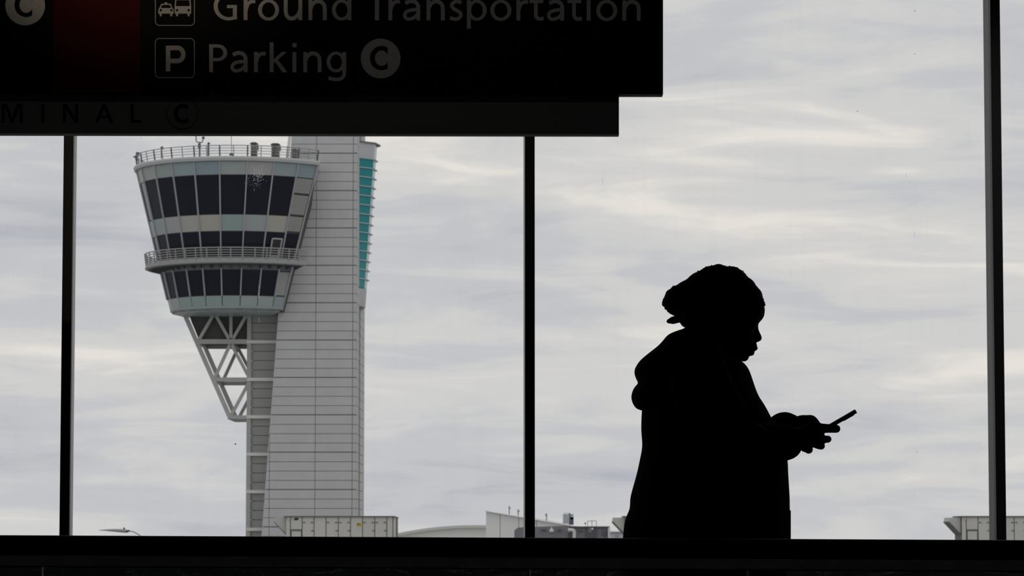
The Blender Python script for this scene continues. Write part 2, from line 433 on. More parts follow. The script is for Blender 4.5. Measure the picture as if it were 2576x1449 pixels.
for ch, x in zip('Parking', [526.3, 579, 639, 678.5, 735.8, 763, 821.5]):
    draw(GL[ch], x, 182, 'letter', 'sign_white', sign)
for cx, cy in ((957.5, 147), (63.5, 15)):
    d = draw(G_disc((0, 0), 50), cx, cy, 'white_disc', 'sign_white', sign)
    draw(C_bold(60, 44.5), cx - 26.7, cy + 28.7, 'letter', 'sign_black', d, -.003)
def rrect(w, h, r, lw):
    out = []
    for (cx, cy, a) in ((w - r, h - r, 0), (r, h - r, 90), (r, r, 180), (w - r, r, 270)):
        out += G_ring((cx, cy), (r, r), (r - lw, r - lw), a, a + 90, n=8)
    return out + G_rect(r, 0, w - r, lw) + G_rect(r, h - lw, w - r, h) + G_rect(0, r, lw, h - r) + G_rect(w - lw, r, w, h - r)
draw(rrect(100, 100, 11, 1.8), 390, 65.5, 'icon_frame', 'sign_white', sign)
draw(rrect(100, 100, 11, 1.8), 389.7, 196.7, 'icon_frame', 'sign_white', sign)
draw(G_rect(0, 0, 11.4, 65) + G_rect(11.4, 53.4, 29, 65) + G_rect(11.4, 20.5, 29, 32) + G_ring((29, 42.8), (20.6, 22.3), (9.4, 10.8), -90, 90, n=20), 417.3, 180.4, 'letter', 'sign_white', sign)
z = lambda x, y: ((x) / 6.9, -(y) / 6.9)                     # icon artwork, crop units
zp = lambda *ps: [z(*p) for p in ps]
taxi = [zp((195, 242), (195, 168), (212, 145), (440, 145), (460, 168), (460, 242)), zp((212, 145), (236, 145), (266, 88), (262, 70), (248, 72)), zp((440, 145), (418, 145), (396, 88), (398, 70), (412, 72)), zp((258, 90), (258, 70), (402, 70), (402, 90)), zp((305, 72), (305, 46), (350, 46), (350, 72)),
        zp((218, 242), (255, 242), (255, 272), (247, 288), (226, 288), (218, 272)), zp((402, 242), (440, 242), (440, 272), (432, 288), (410, 288), (402, 272))]
bus = [zp((478, 242), (478, 112), (765, 112), (765, 242)), zp((478, 112), (500, 112), (508, 8), (500, -30), (490, -10)), zp((765, 112), (742, 112), (735, 8), (745, -30), (754, -10)), zp((492, 8), (500, -45), (745, -45), (752, 8)),
       zp((503, 242), (540, 242), (540, 272), (532, 288), (511, 288), (503, 272)), zp((703, 242), (740, 242), (740, 272), (732, 288), (711, 288), (703, 272))]
for art, nm, lamps in ((taxi, 'taxi_icon', (238, 423)), (bus, 'bus_icon', (522, 722))):
    o = draw(art, 370, 0, nm, 'sign_white', sign)
    for lx in lamps: draw([[(z(lx, 181)[0] + 2.9 * math.cos(k * .524), z(lx, 181)[1] + 2.9 * math.sin(k * .524)) for k in range(12)]], 370, 0, 'headlight', 'sign_black', o, -.003)
for ch, x in zip('TERMINAL', [-218, -140, -70, 2, 102, 156.3, 237.3, 327]):
    draw(caps(ch), x, 306.6, 'letter', 'sign_black', board, .0205)
draw(C_bold(48, 35), 436, 308, 'letter', 'sign_black', board, .0205)
draw(G_ring((0, 0), (40, 40), (39, 39), n=56), 457, 283.5, 'circle_outline', 'sign_black', board, .0205)

# ceiling downlights that faintly light the lettering, plus one added for the stone panels
mat('lamp_lens', (1, .9, .75), .5, emit=.6)
def downlight(x, y, label, power, aim, size, col):
    e = empty('ceiling_downlight', (x, y, CE), label, 'ceiling light')
    ring = lambda r, zz: [Vector((x + r * math.cos(k * .3927), y + r * math.sin(k * .3927), zz)) for k in range(16)]
    MB().rings([ring(.13, CE), ring(.13, CE - .03), ring(.10, CE - .03), ring(.09, CE - .005)], False).build('bezel', 'rail_metal', e)
    MB().rings([ring(.09, CE - .006), ring(.001, CE - .006)], False).build('lens', 'lamp_lens', e)
    sp = bpy.data.lights.new('downlight_beam', 'SPOT'); sp.energy = power; sp.color = col; sp.spot_size = math.radians(size); sp.spot_blend = 1.0; sp.shadow_soft_size = .02
    so = bpy.data.objects.new('downlight_beam', sp); COL.objects.link(so); so.parent = e; so.location = (0, 0, -.04)
    so.rotation_euler = (aim - Vector((x, y, CE - .04))).to_track_quat('-Z', 'Y').to_euler()
downlight(-1.2, 7.2, 'ceiling downlight aimed at the upper left of the hanging sign', 210, sg(400, -520), 28, (1, .82, .64))
downlight(-.5, 9.3, 'ceiling downlight close in front of the hanging sign', 6.5, sg(650, 250), 110, (1, .95, .88))
downlight(2.7, 12.6, 'added ceiling lamp brightening the right end of the window wall', 150, Vector((2.5, 14.1, 0.2)), 70, (1, .98, .95))  # added lamp that brightens the stone panels under the right window

# ================================================================== outside
mat('apron', (.38, .38, .37), .9, var=.15, vscale=.05)
slab('ground', (-1500, 16, -9.2), (1500, 2500, -9), 'apron')

# ------------------------------------------------------------------ control tower
mat('tower_panel', (.56, .56, .565), .7, var=.05, vscale=.5)
mat('tower_side_panel', (.52, .52, .52), .7, var=.06, vscale=.5)
mat('tower_dark_panel', (.40, .40, .385), .75, var=.06, vscale=.4)  # soiled cladding, with the cab's shade also put into its darker tone
mat('joint', (.20, .20, .20), .9)
mat('band_white', (.82, .81, .77), .6)
mat('truss_steel', (.48, .475, .45), .6, var=.08, vscale=.6)
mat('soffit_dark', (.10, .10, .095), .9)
mat('cab_glass', (.013, .016, .027), .15, spec=.25)
mat('cab_frame', (.40, .40, .43), .5)
mat('rim', (.52, .53, .52), .6)
mat('rail_grey', (.34, .34, .34), .6)
mat('post_dark', (.10, .10, .10), .6)
mat('louvre', (.17, .175, .165), .7); mat('slat', (.44, .445, .42), .6)
mat('teal_glass', (.022, .285, .31), .3, spec=.2)
mat('fin', (.42, .47, .48), .5)
mat('fin_glass', (.62, .72, .72), .4)  # side panes, their sky reflection put into the pale colour
SPAN = [mat('span_%d' % i, tuple(k * 1.22 for k in c), .35, spec=.4) for i, c in enumerate([(.33, .345, .335), (.26, .32, .33), (.225, .285, .32), (.28, .325, .325), (.34, .335, .34), (.26, .31, .315), (.22, .29, .31), (.36, .355, .31), (.255, .325, .315), (.30, .335, .33), (.36, .355, .325)])]

YC = 345.0
tw = empty('control_tower', Vector((U(760, 1349, 346).x, 346, -9)), 'tall grey airport control tower with flared glass cab and teal glazed side', 'tower')
XC = -30.5 * YC / 350
def RR(y): return (260 - .234 * (y - 400)) * YC / F
def zf(y, R=None):
    R = RR(y) if R is None else R
    return U(625, y, YC - R).z
def cp(th, y, R=None, extra=0.0):
    r = (RR(y) if R is None else R)
    z_ = zf(y, r); r += extra
    return Vector((XC + r * math.sin(math.radians(th)), YC - r * math.cos(math.radians(th)), z_))
def th_of(px, y, R):
    """bearing round the cab of the point on the circle of radius R that shows at column px"""
    k = U(px, y, 1.0).x
    a, b, c = 1 + k * k, -2 * (k * XC + YC), XC * XC + YC * YC - R * R
    d = b * b - 4 * a * c
    yy = (-b - math.sqrt(max(d, 0))) / 2 / a
    return math.degrees(math.atan2(k * yy - XC, YC - yy))
TH = [-139, -124.5, -110, -95.5, -81, -65.5, -49.5, -35.3, -20.7, -6.2, 8.8, 23.5, 38.2]
TB = [-139, -124.5, -110, -95.5, -81, -67.0, -52.2, -36.7, -22.6, -8.5, 6.0, 20.2, 34.0]
def th_end(y): return 52.4 - (y - 400) / 342 * 8.4
def thk(i, y): return TH[i] + (TB[i] - TH[i]) * (y - 420) / 322 if i < len(TH) else th_end(y)
NF = len(TH)                                    # facets 0..NF-1, the last one is the louvre bay
def facet(name, i, y0, y1, m, R0=None, R1=None, th=.12, gap=.05, extra=0.0, parent=tw):
    c = [cp(thk(i, y1), y1, extra=extra), cp(thk(i + 1, y1), y1, extra=extra), cp(thk(i + 1, y0), y0, extra=extra), cp(thk(i, y0), y0, extra=extra)]
    return plate(MB(), c, th, gap).build(name, m, parent)
# dark core of the cab
core = [[cp(thk(i, y), y, extra=-.12) for i in range(NF + 1)] + [Vector((XC + 6, YC + 8, zf(y)))] for y in (401, 778)]
MB().rings(core).build('cab_core', 'soffit_dark', tw)
sp_top = [0, 0, 0, 0, 0, 0, 3, 1, 2, 9, 4, 5, 6]
sp_mid = [0, 0, 0, 3, 3, 3, 0, 10, 7, 8, 9, 7, 5, 5]
sp_low = [0, 0, 0, 0, 3, 0, 8, 8, 8, 8, 9, 9, 5]
for i in range(NF):
    last = i == NF - 1
    facet('spandrel_panel', i, 404, 439.5, SPAN[sp_top[i]])
    if not last:
        facet('window_pane', i, 440, 538, 'cab_glass', gap=.02)
        facet('spandrel_panel', i, 538.5, 581.5, SPAN[sp_mid[i]])
    else:
        for (a, b) in ((441, 481), (484, 536), (539, 579)):
            lp = facet('louvre_panel', i, a, b, 'louvre')
            n = int((b - a) / 3.6)
            for k in range(n):
                y0 = a + 2 + k * (b - a - 3) / n
                c = [cp(thk(i, y0) + .8, y0, extra=.05), cp(thk(i + 1, y0) - .8, y0, extra=.05)]
                MB().bar(c[0], c[1], .1, .085).build('slat', 'slat', lp)
    facet('window_pane', i, 582, 648, 'cab_glass', gap=.02)
    facet('spandrel_panel', i, 652, 678, mat('span_shade', (.15, .17, .21), .35, spec=.4))  # shade under the balcony put into a darker base colour
    if not last: facet('window_pane', i, 678.5, 742, 'cab_glass', gap=.02)
    else: facet('louvre_panel', i, 680, 741, mat('louvre_low', (.36, .365, .35), .7))
    facet('spandrel_panel', i, 742.5, 770, SPAN[sp_low[i]])
# curved sill under the cab
rings = []
for (y, ex) in ((769, 0.0), (774, .0), (778, -.25), (782, -.9), (784, -2.0)):
    rings.append([cp(TH[0] + k * (43.0 - TH[0]) / 40, y, RR(min(y, 776)), ex) for k in range(41)] + [Vector((XC + 3, YC + 6, zf(y)))])
MB().rings(rings).build('cab_sill', SPAN[3], tw, smooth=False)
for i in range(NF + 1):                         # upright bars between the facets
    a, b = cp(thk(i, 404), 404, extra=.03), cp(thk(i, 650), 650, extra=.03)
    MB().bar(a, b, .13, .22, up=(math.sin(math.radians(TH[min(i, NF - 1)])), -math.cos(math.radians(TH[min(i, NF - 1)])), 0)).build('window_bar', 'cab_frame', tw)
    a, b = cp(thk(i, 660), 660, extra=.03), cp(thk(i, 743), 743, extra=.03)
    MB().bar(a, b, .13, .22, up=(math.sin(math.radians(TH[min(i, NF - 1)])), -math.cos(math.radians(TH[min(i, NF - 1)])), 0)).build('window_bar', 'cab_frame', tw)
# side wall closing the cab against the shaft
c = [cp(th_end(y), y) for y in (404, 776)]
MB().hexa([c[1], c[1] + Vector((0, 5.0, 0)), c[0] + Vector((0, 6.0, 0)), c[0]], [c[1] + Vector((-.4, 0.1, 0)), c[1] + Vector((-.4, 5, 0)), c[0] + Vector((-.4, 6, 0)), c[0] + Vector((-.4, .1, 0))]).build('cab_side_wall', 'tower_dark_panel', tw)
# roof rim
arc = [TH[0] + k * (52.8 - TH[0]) / 48 for k in range(49)]
rings = []
for (y, R, ex) in ((404, 260, .0), (404, 260, .22), (397.5, 260, .34), (393, 260, .25), (392.5, 260, -.8)):
    rr = R * YC / F
    rings.append([cp(a, y, rr, ex) for a in arc] + [Vector((XC + 7, YC + 9, zf(y, rr)))])
MB().rings(rings).build('roof_rim', 'rim', tw)
# roof railing
rr = 258.5 * YC / F
rl = empty('roof_railing', tw.location * 0, None); rl.parent = tw
for j, y in enumerate((366, 372.5, 379, 385.5)):
    ex = .06 * (3 - j)
    MB().tube([cp(a, y, rr, ex) for a in arc], .035 if j else .05, 5).build('rail_bar', 'rail_grey', rl)
for i in range(NF + 1):
    for half in (0, 1):
        if half and i >= NF: continue
        a = thk(i, 400) if not half else (thk(i, 400) + thk(i + 1, 400)) / 2
        MB().tube([cp(a, 394, rr), cp(a, 365.5, rr, .2)], .05 if half else .075, 6).build('post', 'rail_grey' if half else 'post_dark', rl)
# balcony
rb = 234 * YC / F
BE = th_of(769, 655, rb)
arcb = [TH[0] + k * (BE - TH[0]) / 48 for k in range(49)]
def bz(y): return U(625, y, YC - rb).z
def bp(a, y, r): return Vector((XC + r * math.sin(math.radians(a)), YC - r * math.cos(math.radians(a)), bz(y)))
rings = [[bp(a, y, r) for a in arcb] + [bp(BE, y, 8.0), bp(TH[0], y, 8.0)] for y, r in ((648, rb - .1), (648, rb), (655.5, rb), (656.2, rb + .12), (659.5, rb + .12), (661.5, rb - .15))]
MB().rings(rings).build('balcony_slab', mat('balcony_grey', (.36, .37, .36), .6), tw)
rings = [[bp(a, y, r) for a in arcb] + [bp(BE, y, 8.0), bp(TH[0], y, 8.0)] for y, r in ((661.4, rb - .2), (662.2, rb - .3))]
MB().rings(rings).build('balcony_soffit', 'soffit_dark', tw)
bl = empty('balcony_railing', tw.location * 0); bl.parent = tw
for j, y in enumerate((622.5, 628.5, 634.5, 640.5, 646)):
    MB().tube([bp(a, y, rb + .18 * (646 - y) / 24) for a in arcb], .055 if j else .07, 5).build('rail_bar', 'rail_grey', bl)
k = -138.0
while k < BE:
    MB().tube([bp(k, 652, rb), bp(k, 622, rb + .18)], .065, 6).build('post', 'rail_grey', bl); k += 7.25
for q in range(27):                              # brackets under the balcony
    a = -137 + q * 7.15
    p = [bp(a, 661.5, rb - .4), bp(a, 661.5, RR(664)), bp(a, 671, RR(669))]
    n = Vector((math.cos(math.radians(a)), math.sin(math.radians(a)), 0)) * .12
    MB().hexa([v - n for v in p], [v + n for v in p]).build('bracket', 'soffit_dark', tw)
# door on to the balcony
dth0, dth1 = th_of(677.5, 645, RR(645)), th_of(699.5, 645, RR(645)) + .6
door = empty('balcony_door', tw.location * 0); door.parent = tw
def dp(th_, y): return cp(th_, y, extra=.08)
c = [dp(dth0, 650), dp(dth1 - .4, 650), dp(dth1 + .6, 598), dp(dth0 + .8, 598)]
plate(MB(), c, .06).build('door_leaf', mat('door_glass', (.035, .036, .042), .3), door)
for a, b in ((0, 3), (3, 2), (2, 1)):
    MB().bar(c[a], c[b], .16, .16).build('door_frame', 'cab_frame', door)
c2 = [dp(dth0, 650), dp(dth1 - .4, 650), dp(dth1 - .3, 641), dp(dth0 + .1, 641)]
plate(MB(), [p + Vector((0, -.05, 0)) for p in c2], .04).build('kick_plate', 'cab_frame', door)

# --- shaft: front plates, side plates
YF = 342.0
def sx(px, y=870, Y=YF): return U(px, y, Y).x
def sz(y, Y=YF): return U(800, y, Y).z
def left_x(y): return 733 - .0755 * (y - 345)     # photo column of the slanting left edge
X1, X2, X3 = sx(794), sx(887), sx(897.5)
zg = -9.0
rows = [386 + 23.5 * k for k in range(-7, 50)]
zb_, zt_ = zg, sz(rows[0])
lb, lt = U(left_x(1500), 1500, YF), U(left_x(rows[0]), rows[0], YF)
MB().hexa([(lb.x, YF + .12, zg), (X3 - .1, YF + .12, zg), (X3 - .1, 360, zg), (lb.x + 3, 360, zg)], [(lt.x, YF + .12, zt_), (X3 - .1, YF + .12, zt_), (X3 - .1, 360, zt_), (lt.x + 3, 360, zt_)]).build('shaft_core', 'joint', tw)
for y0, y1 in zip(rows, rows[1:]):
    z0, z1 = max(sz(y1), zg), sz(y0)
    if z1 <= zg: break
    xl0, xl1 = U(left_x(y1), y1, YF).x, U(left_x(y0), y0, YF).x
    strong = (rows.index(y1) - 7) % 4 == 0
    g = .028
    cols = [((xl0, X1), (xl1, X1)), ((X1, X2), (X1, X2)), ((X2, X3), (X2, X3))]
    if y0 > 1090: cols = [((xl0, sx(679.5)), (xl1, sx(679.5))), ((sx(679.5), X1), (sx(679.5), X1))] + cols[1:]
    for (b0, b1), (t0, t1) in cols:
        plate(MB(), [(b0, YF, z0 + (.05 if strong else 0)), (b1, YF, z0 + (.05 if strong else 0)), (t1, YF, z1), (t0, YF, z1)], .12, g).build('cladding_panel', 'tower_panel', tw)
    for (ya, yb) in ((YF + .05, 347.0), (350.0, 360)):
        plate(MB(), [(X3, ya, z0), (X3, yb, z0), (X3, yb, z1), (X3, ya, z1)], .1, g).build('side_panel', 'tower_side_panel', tw)
MB().box((X3 - 2, 347.3, zg), (X3 - .05, 349.8, sz(766))).build('side_recess', 'joint', tw)
# sloping return on the shaft top's left, its sky light put into white
MB().hexa([U(719, 398, YF + .4), U(727, 398, YF + .2), U(727, 398, YF + 3), U(719, 398, YF + 3)], [U(730, 300, YF + .4), U(738, 300, YF + .2), U(738, 300, YF + 3), U(730, 300, YF + 3)]).build('shaft_return', 'band_white', tw)

# --- recessed dark face with white bands and corner column
YD = 345.0
bands = [859.8, 954.4, 1048.6, 1142.6, 1236.8, 1331.5, 1426, 1520]
MB().box((U(634, 900, YD).x, YD + .12, zg), (U(760, 900, YD).x, YD + 6, U(650, 786, YD).z)).build('recess_core', 'joint', tw)
yr = 789.5
while True:
    y1 = yr + 23.55
    z0, z1 = U(650, y1, YD).z, U(650, yr, YD).z
    if z0 < zg: break
    plate(MB(), [(U(632, 900, YD).x, YD, z0), (U(705, 900, YD).x, YD, z0), (U(705, 900, YD).x, YD, z1), (U(632, 900, YD).x, YD, z1)], .12, .035).build('recess_panel', 'tower_dark_panel', tw)
    yr = y1
xa, xb = U(621.6, 900, YD).x, U(632.5, 900, YD).x
MB().box((xa, YD - .25, zg), (xb, YD + .3, U(627, 787, YD).z)).build('corner_column', 'truss_steel', tw)
MB().box((xa + .1, YD + 8.5, zg), (xb, YD + 9, U(627, 787, YD).z)).build('corner_column', 'truss_steel', tw)
for y in bands:
    a, b = U(620.5, y + 4, YD - .4), U(700, y - 4, YD - .4)
    if a.z < zg: continue
    MB().box((a.x, YD - .4, a.z), (b.x, YD + .05, b.z)).build('floor_band', 'band_white', tw)
# --- truss under the cab
tr = empty('truss', tw.location * 0); tr.parent = tw
def member(p, q, w, m='truss_steel', Y=YD, name='truss_member'):
    a, b = U(p[0], p[1], YD), U(q[0], q[1], YD)
    a.y = b.y = Y
    MB().bar(a, b, w, w, up=(0, 1, 0)).build(name, m, tr)
for Y in (YD, YD + 9.2):
    member((464, 790), (579, 1052), .46, Y=Y, name='chord')
    member((497, 859.5), (622, 859.5), .50, Y=Y, name='cross_beam')
    member((537, 954.5), (622, 954.5), .42, Y=Y, name='cross_beam')
    member((577, 1049.5), (622, 1049.5), .40, Y=Y, name='cross_beam')
    for p, q in (((500, 856), (538, 790)), ((578, 856), (541, 790)), ((581, 856), (581, 788)), ((584, 856), (622, 790)), ((540, 951), (579, 866)), ((582, 866), (624, 945)), ((581, 1046), (624, 966))):
        member(p, q, .34, Y=Y, name='brace')
member((470, 791), (622, 787), .3, name='cross_beam')
for p in ((497, 859.5), (580, 859.5), (537, 954.5), (577, 1049.5), (620, 859.5), (620, 954.5)):
    a = U(p[0], p[1], YD); MB().bar(a, a + Vector((0, 9.2, 0)), .4).build('tie_beam', 'truss_steel', tr)
q = [U(472, 786, YD), U(622, 786, YD), U(622, 856, YD), U(500, 856, YD)]
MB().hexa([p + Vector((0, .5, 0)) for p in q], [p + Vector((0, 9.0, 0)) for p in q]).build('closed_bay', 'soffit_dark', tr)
q = [U(577, 1051, YD), U(622, 1051, YD)]
MB().hexa([q[0], q[1], q[1] + Vector((0, 9.2, 0)), q[0] + Vector((0, 9.2, 0))], [p - Vector((0, 0, .12)) for p in (q[0], q[1], q[1] + Vector((0, 9.2, 0)), q[0] + Vector((0, 9.2, 0)))]).build('bottom_plate', 'truss_steel', tr)

# --- teal glazed flare on the right side
fl = empty('teal_glazing', tw.location * 0); fl.parent = tw
YT0, YT1, YT2 = 346.0, 348.0, 350.2
def tx(y): return 940 - (y - 400) * .0716          # right edge of the teal face
def T(y, c):
    """front left / front right / back right corner at the level seen at row y on the left"""
    zz = U(899, y, YT0).z
    if c == 0: return Vector((X3 - .3, YT0, zz))
    if c == 1: v = U(tx(y), y + 5, YT1); return Vector((v.x, YT1, zz))
    v = U(tx(y) + 5.5, y + 9, YT2); return Vector((v.x, YT2, zz))
ys = [396 + k * 23.3 for k in range(15)]
def tri(y0, y1, m, name, parent, inset=0.0):
    a = [T(y1, 0), T(y1, 1), T(y1, 2), Vector((X3 - .3, 356, T(y1, 0).z))]
    b = [T(y0, 0), T(y0, 1), T(y0, 2), Vector((X3 - .3, 356, T(y0, 0).z))]
    return MB().hexa(a, b).build(name, m, parent)
for y0, y1 in zip(ys, ys[1:]):
    plate(MB(), [T(y1, 0), T(y1, 1), T(y0, 1), T(y0, 0)], .08, .02).build('teal_pane', 'teal_glass', fl)
    plate(MB(), [T(y1, 1), T(y1, 2), T(y0, 2), T(y0, 1)], .08, .02).build('side_pane', 'fin_glass', fl)
for y in ys[:-1]:
    z_ = Vector((0, 0, .06)); o_ = Vector((.10, -.16, 0))
    p = [T(y, 0) + Vector((0, -.22, 0)), T(y, 1) + o_, T(y, 2) + Vector((.25, 0, 0)), T(y, 2), T(y, 1), T(y, 0)]
    MB().hexa([v - z_ for v in p], [v + z_ for v in p]).build('fin', 'fin', fl)
MB().rings([[T(y, 0) + Vector((0, .2, 0)), T(y, 1) + Vector((-.15, .2, 0)), T(y, 2) + Vector((-.15, .1, 0)), Vector((X3 - .3, 356, T(y, 0).z))] for y in (353, 722)]).build('flare_core', 'teal_glass', fl)
plate(MB(), [T(395, 0), T(395, 1), T(354, 1), T(354, 0)], .08).build('head_panel', 'tower_panel', fl)
plate(MB(), [T(395, 1), T(395, 2), T(354, 2), T(354, 1)], .08).build('head_panel', 'fin_glass', fl)
p = [T(353.5, 0) + Vector((0, -.2, 0)), T(353.5, 1) + Vector((.1, -.2, 0)), T(353.5, 2) + Vector((.4, 0, 0)), Vector((X3 - .3, 356, T(353.5, 0).z))]
MB().hexa([v - Vector((0, 0, .14)) for v in p], p).build('head_cap', 'joint', fl)
tri(723, 768, 'tower_side_panel', 'foot_box', fl)

# --- equipment standing on the roof
mat('plant_grey', (.26, .26, .235), .8, var=.2, vscale=2)
mat('plant_dark', (.06, .06, .055), .9)
YR = 341.0
def roof_unit(x0, x1, y0, y1, label, grp=None, YR=YR):
    a, b = U(x0, y1, YR), U(x1, y0, YR)
    e = empty('rooftop_unit', Vector(((a.x + b.x) / 2, YR, a.z)), label, 'air conditioner', grp)
    MB().box((a.x, YR, a.z), (b.x, YR + 1.0, b.z)).build('casing', 'plant_grey', e)
    n = 4; h = (b.z - a.z) / n
    for k in range(n):
        MB().box((a.x + .08, YR - .05, a.z + k * h + h * .25), ((a.x + b.x) / 2 - .04, YR, a.z + k * h + h * .8)).build('grille', 'plant_dark', e)
        MB().box(((a.x + b.x) / 2 + .04, YR - .05, a.z + k * h + h * .25), (b.x - .08, YR, a.z + k * h + h * .8)).build('grille', 'plant_dark', e)
    MB().hexa([(a.x - .1, YR - .1, b.z), (b.x + .1, YR - .1, b.z), (b.x + .1, YR + 1.1, b.z), (a.x - .1, YR + 1.1, b.z)], [(a.x + .15, YR + .1, b.z + .14), (b.x - .15, YR + .1, b.z + .14), (b.x - .15, YR + .9, b.z + .14), (a.x + .15, YR + .9, b.z + .14)]).build('hood', 'plant_dark', e)
    MB().box((b.x, YR + .2, a.z + (b.z - a.z) * .55), (b.x + .16, YR + .8, a.z + (b.z - a.z) * .9)).build('side_box', 'plant_grey', e)
roof_unit(630.5, 646, 360.5, 393.5, 'narrow louvred box on the tower roof left of the wider one')
roof_unit(682.5, 702, 363, 394.5, 'wider louvred box on the tower roof beside the shaft')
roof_unit(734.5, 747, 377, 398, 'small low louvred box on the tower roof against the shaft', YR=340.4)
def mast(pts_list, label, name, loc, YR=YR):
    e = empty(name, U(loc[0], loc[1], YR), label, 'antenna')
    for nm, pts, r in pts_list:
        MB().tube([U(x, y, YR) for x, y in pts], r, 6).build(nm, 'post_dark', e)
    return e
mast([('pole', [(502.3, 394), (502, 359)], .09), ('sensor_box', [(501.5, 374), (501.5, 362)], .16), ('fork', [(493, 338), (493.5, 355), (497, 358), (507, 358.5), (510, 356), (510.5, 343)], .06), ('sensor_cup', [(511.3, 349.5), (511.8, 344)], .15)], 'forked weather mast on the tower roof rising behind the fascia board', 'weather_mast', (502, 394))
mast([('pole', [(524.3, 392), (524.2, 362)], .11), ('lamp_head', [(522.3, 360), (525.5, 360.5), (526, 363)], .12)], 'short dark post with bent head on the tower roof', 'roof_post', (524, 392))
mast([('pole', [(406.5, 399), (405.5, 374)], .06), ('camera_head', [(404.2, 373.5), (411, 371.5)], .17)], 'small camera on a thin post at the tower roof edge', 'roof_camera', (406, 399))
mast([('whip', [(582.5, 391), (581.8, 342)], .03), ('base_box', [(581.5, 391), (581.5, 386)], .2), ('base_foot', [(584, 392), (589, 392)], .14)], 'thin whip antenna standing on a small box on the tower roof', 'whip_antenna', (582, 392))
mast([('pole', [(346.5, 405), (343, 390)], .15), ('crossarm', [(335.5, 395.5), (347, 392)], .08), ('cowl', [(346.5, 383), (346, 391)], .2)], 'bundle of dark equipment at the far left corner of the tower roof', 'corner_mast', (346, 407), 343.0)

# ------------------------------------------------------------------ rooftop air handlers
mat('ahu_panel', (.60, .59, .555), .7, var=.04, vscale=.8)
mat('ahu_seam', (.15, .15, .135), .8)
mat('ahu_hood', (.55, .54, .51), .7)
mat('yellow_label', (.55, .40, .02), .6)
mat('black_label', (.01, .01, .01), .6)
YA = 190.0
seams = [718.5, 730.5, 760, 790, 820, 851, 881.7, 912, 942.7, 973, 988.5, 997]
def air_handler(off, label, marks):
    a0 = U(718 + off, 1349, YA)
    e = empty('air_handler', Vector((U(858 + off, 1349, YA).x, YA, -.6)), label, 'air handling unit', 'air handling units on the terminal roof')
    def P(x, y, d=0.0): v = U(x + off, y, YA); v.y += d; return v
    top = P(718, 1300).z; zb = -.6
    MB().box((P(719, 1330).x, YA + .06, zb), (P(996.5, 1330).x, YA + 3, top)).build('body', 'ahu_seam', e)
    for i, (s0, s1) in enumerate(zip(seams, seams[1:])):
        d = MB().box((P(s0, 1330).x + .026, YA, zb), (P(s1, 1330).x - .026, YA + .06, top)).build('door_panel' if 1 < i < 9 else 'end_panel', 'ahu_panel', e)
        if 1 < i < 9:
            for hx, hy in ((s0 + 5, 1314.5), (s1 - 5, 1314.5), (s1 - 4, 1335)):
                if (i + int(hy)) % 3 == 0: continue
                c = P(hx, hy); MB().box((c.x - .07, YA - .03, c.z - .03), (c.x + .07, YA, c.z + .03)).build('latch', 'ahu_seam', d)
    c0, c1 = P(731.5, 1347), P(759, 1334)
    MB().box((c0.x, YA - .02, c0.z - .3), (c1.x, YA, c1.z + .06)).build('access_frame', 'ahu_seam', e)
    c0, c1 = P(734, 1347), P(757, 1336.5)
    MB().box((c0.x, YA - .035, c0.z - .25), (c1.x, YA - .015, c1.z)).build('access_hatch', 'ahu_panel', e)
    q = [P(714, 1301), P(996, 1301), P(998.5, 1303), P(998.5, 1301.2), P(991, 1298), P(714, 1298)]
    MB().hexa([p + Vector((0, -.1, 0)) for p in q], [p + Vector((0, 3.1, 0)) for p in q]).build('roof_cap', 'ahu_seam', e)
    q = [P(690.5, 1302), P(688.5, 1313), P(718, 1344), P(718, 1302)]
    MB().hexa([p + Vector((0, .3, 0)) for p in q], [p + Vector((0, 2.7, 0)) for p in q]).build('intake_hood', 'ahu_hood', e)
    q = [P(688.5, 1312), P(718, 1343), P(718, 1345.5), P(687.6, 1313.2)]
    MB().hexa([p + Vector((0, .26, 0)) for p in q], [p + Vector((0, 2.74, 0)) for p in q]).build('hood_edge', 'ahu_seam', e)
    MB().ball(P(727, 1305, -.04), .08, .06, .08, 10, 6).build('work_light', 'ahu_panel', e)
    if marks:
        q = [P(739, 1308.5), P(749, 1308.5), P(751.5, 1303), P(742, 1303)]
        MB().hexa([p + Vector((0, -.02, 0)) for p in q], q).build('black_label', 'black_label', e)
        q = [P(897.5, 1324), P(908.5, 1324), P(908.5, 1315.5), P(897.5, 1315.5)]
        s_ = MB().hexa([p + Vector((0, -.02, 0)) for p in q], q).build('yellow_label', 'yellow_label', e)
        q = [P(899, 1319.5), P(904, 1319.5), P(905, 1317.5), P(899, 1317.5)]
        MB().hexa([p + Vector((0, -.03, 0)) for p in q], [p + Vector((0, -.02, 0)) for p in q]).build('label_mark', 'black_label', s_)
air_handler(0, 'long grey rooftop air handler with yellow label at the foot of the tower', True)
air_handler(854, 'grey rooftop air handler mostly hidden behind the person', False)
air_handler(1700.5, 'grey rooftop air handler cut by the right-hand window post', False)
mat('roof_membrane', (.40, .40, .39), .9, var=.1, vscale=.3)
cr_ = empty('concourse_building', (0, 190, -9), 'long low concourse building carrying the rooftop air handlers', 'building')
MB().box((-60, 184, -9), (60, 199, -.6)).build('main_block', 'roof_membrane', cr_)
for k in range(24):
    x = -58 + k * 4.9
    f_ = MB().box((x, 183.9, -6.6), (x + 3.9, 184, -2.6)).build('window_frame', 'ahu_seam', cr_)
    MB().box((x + .15, 183.85, -6.45), (x + 3.75, 183.9, -2.75)).build('pane', 'cab_glass', f_)

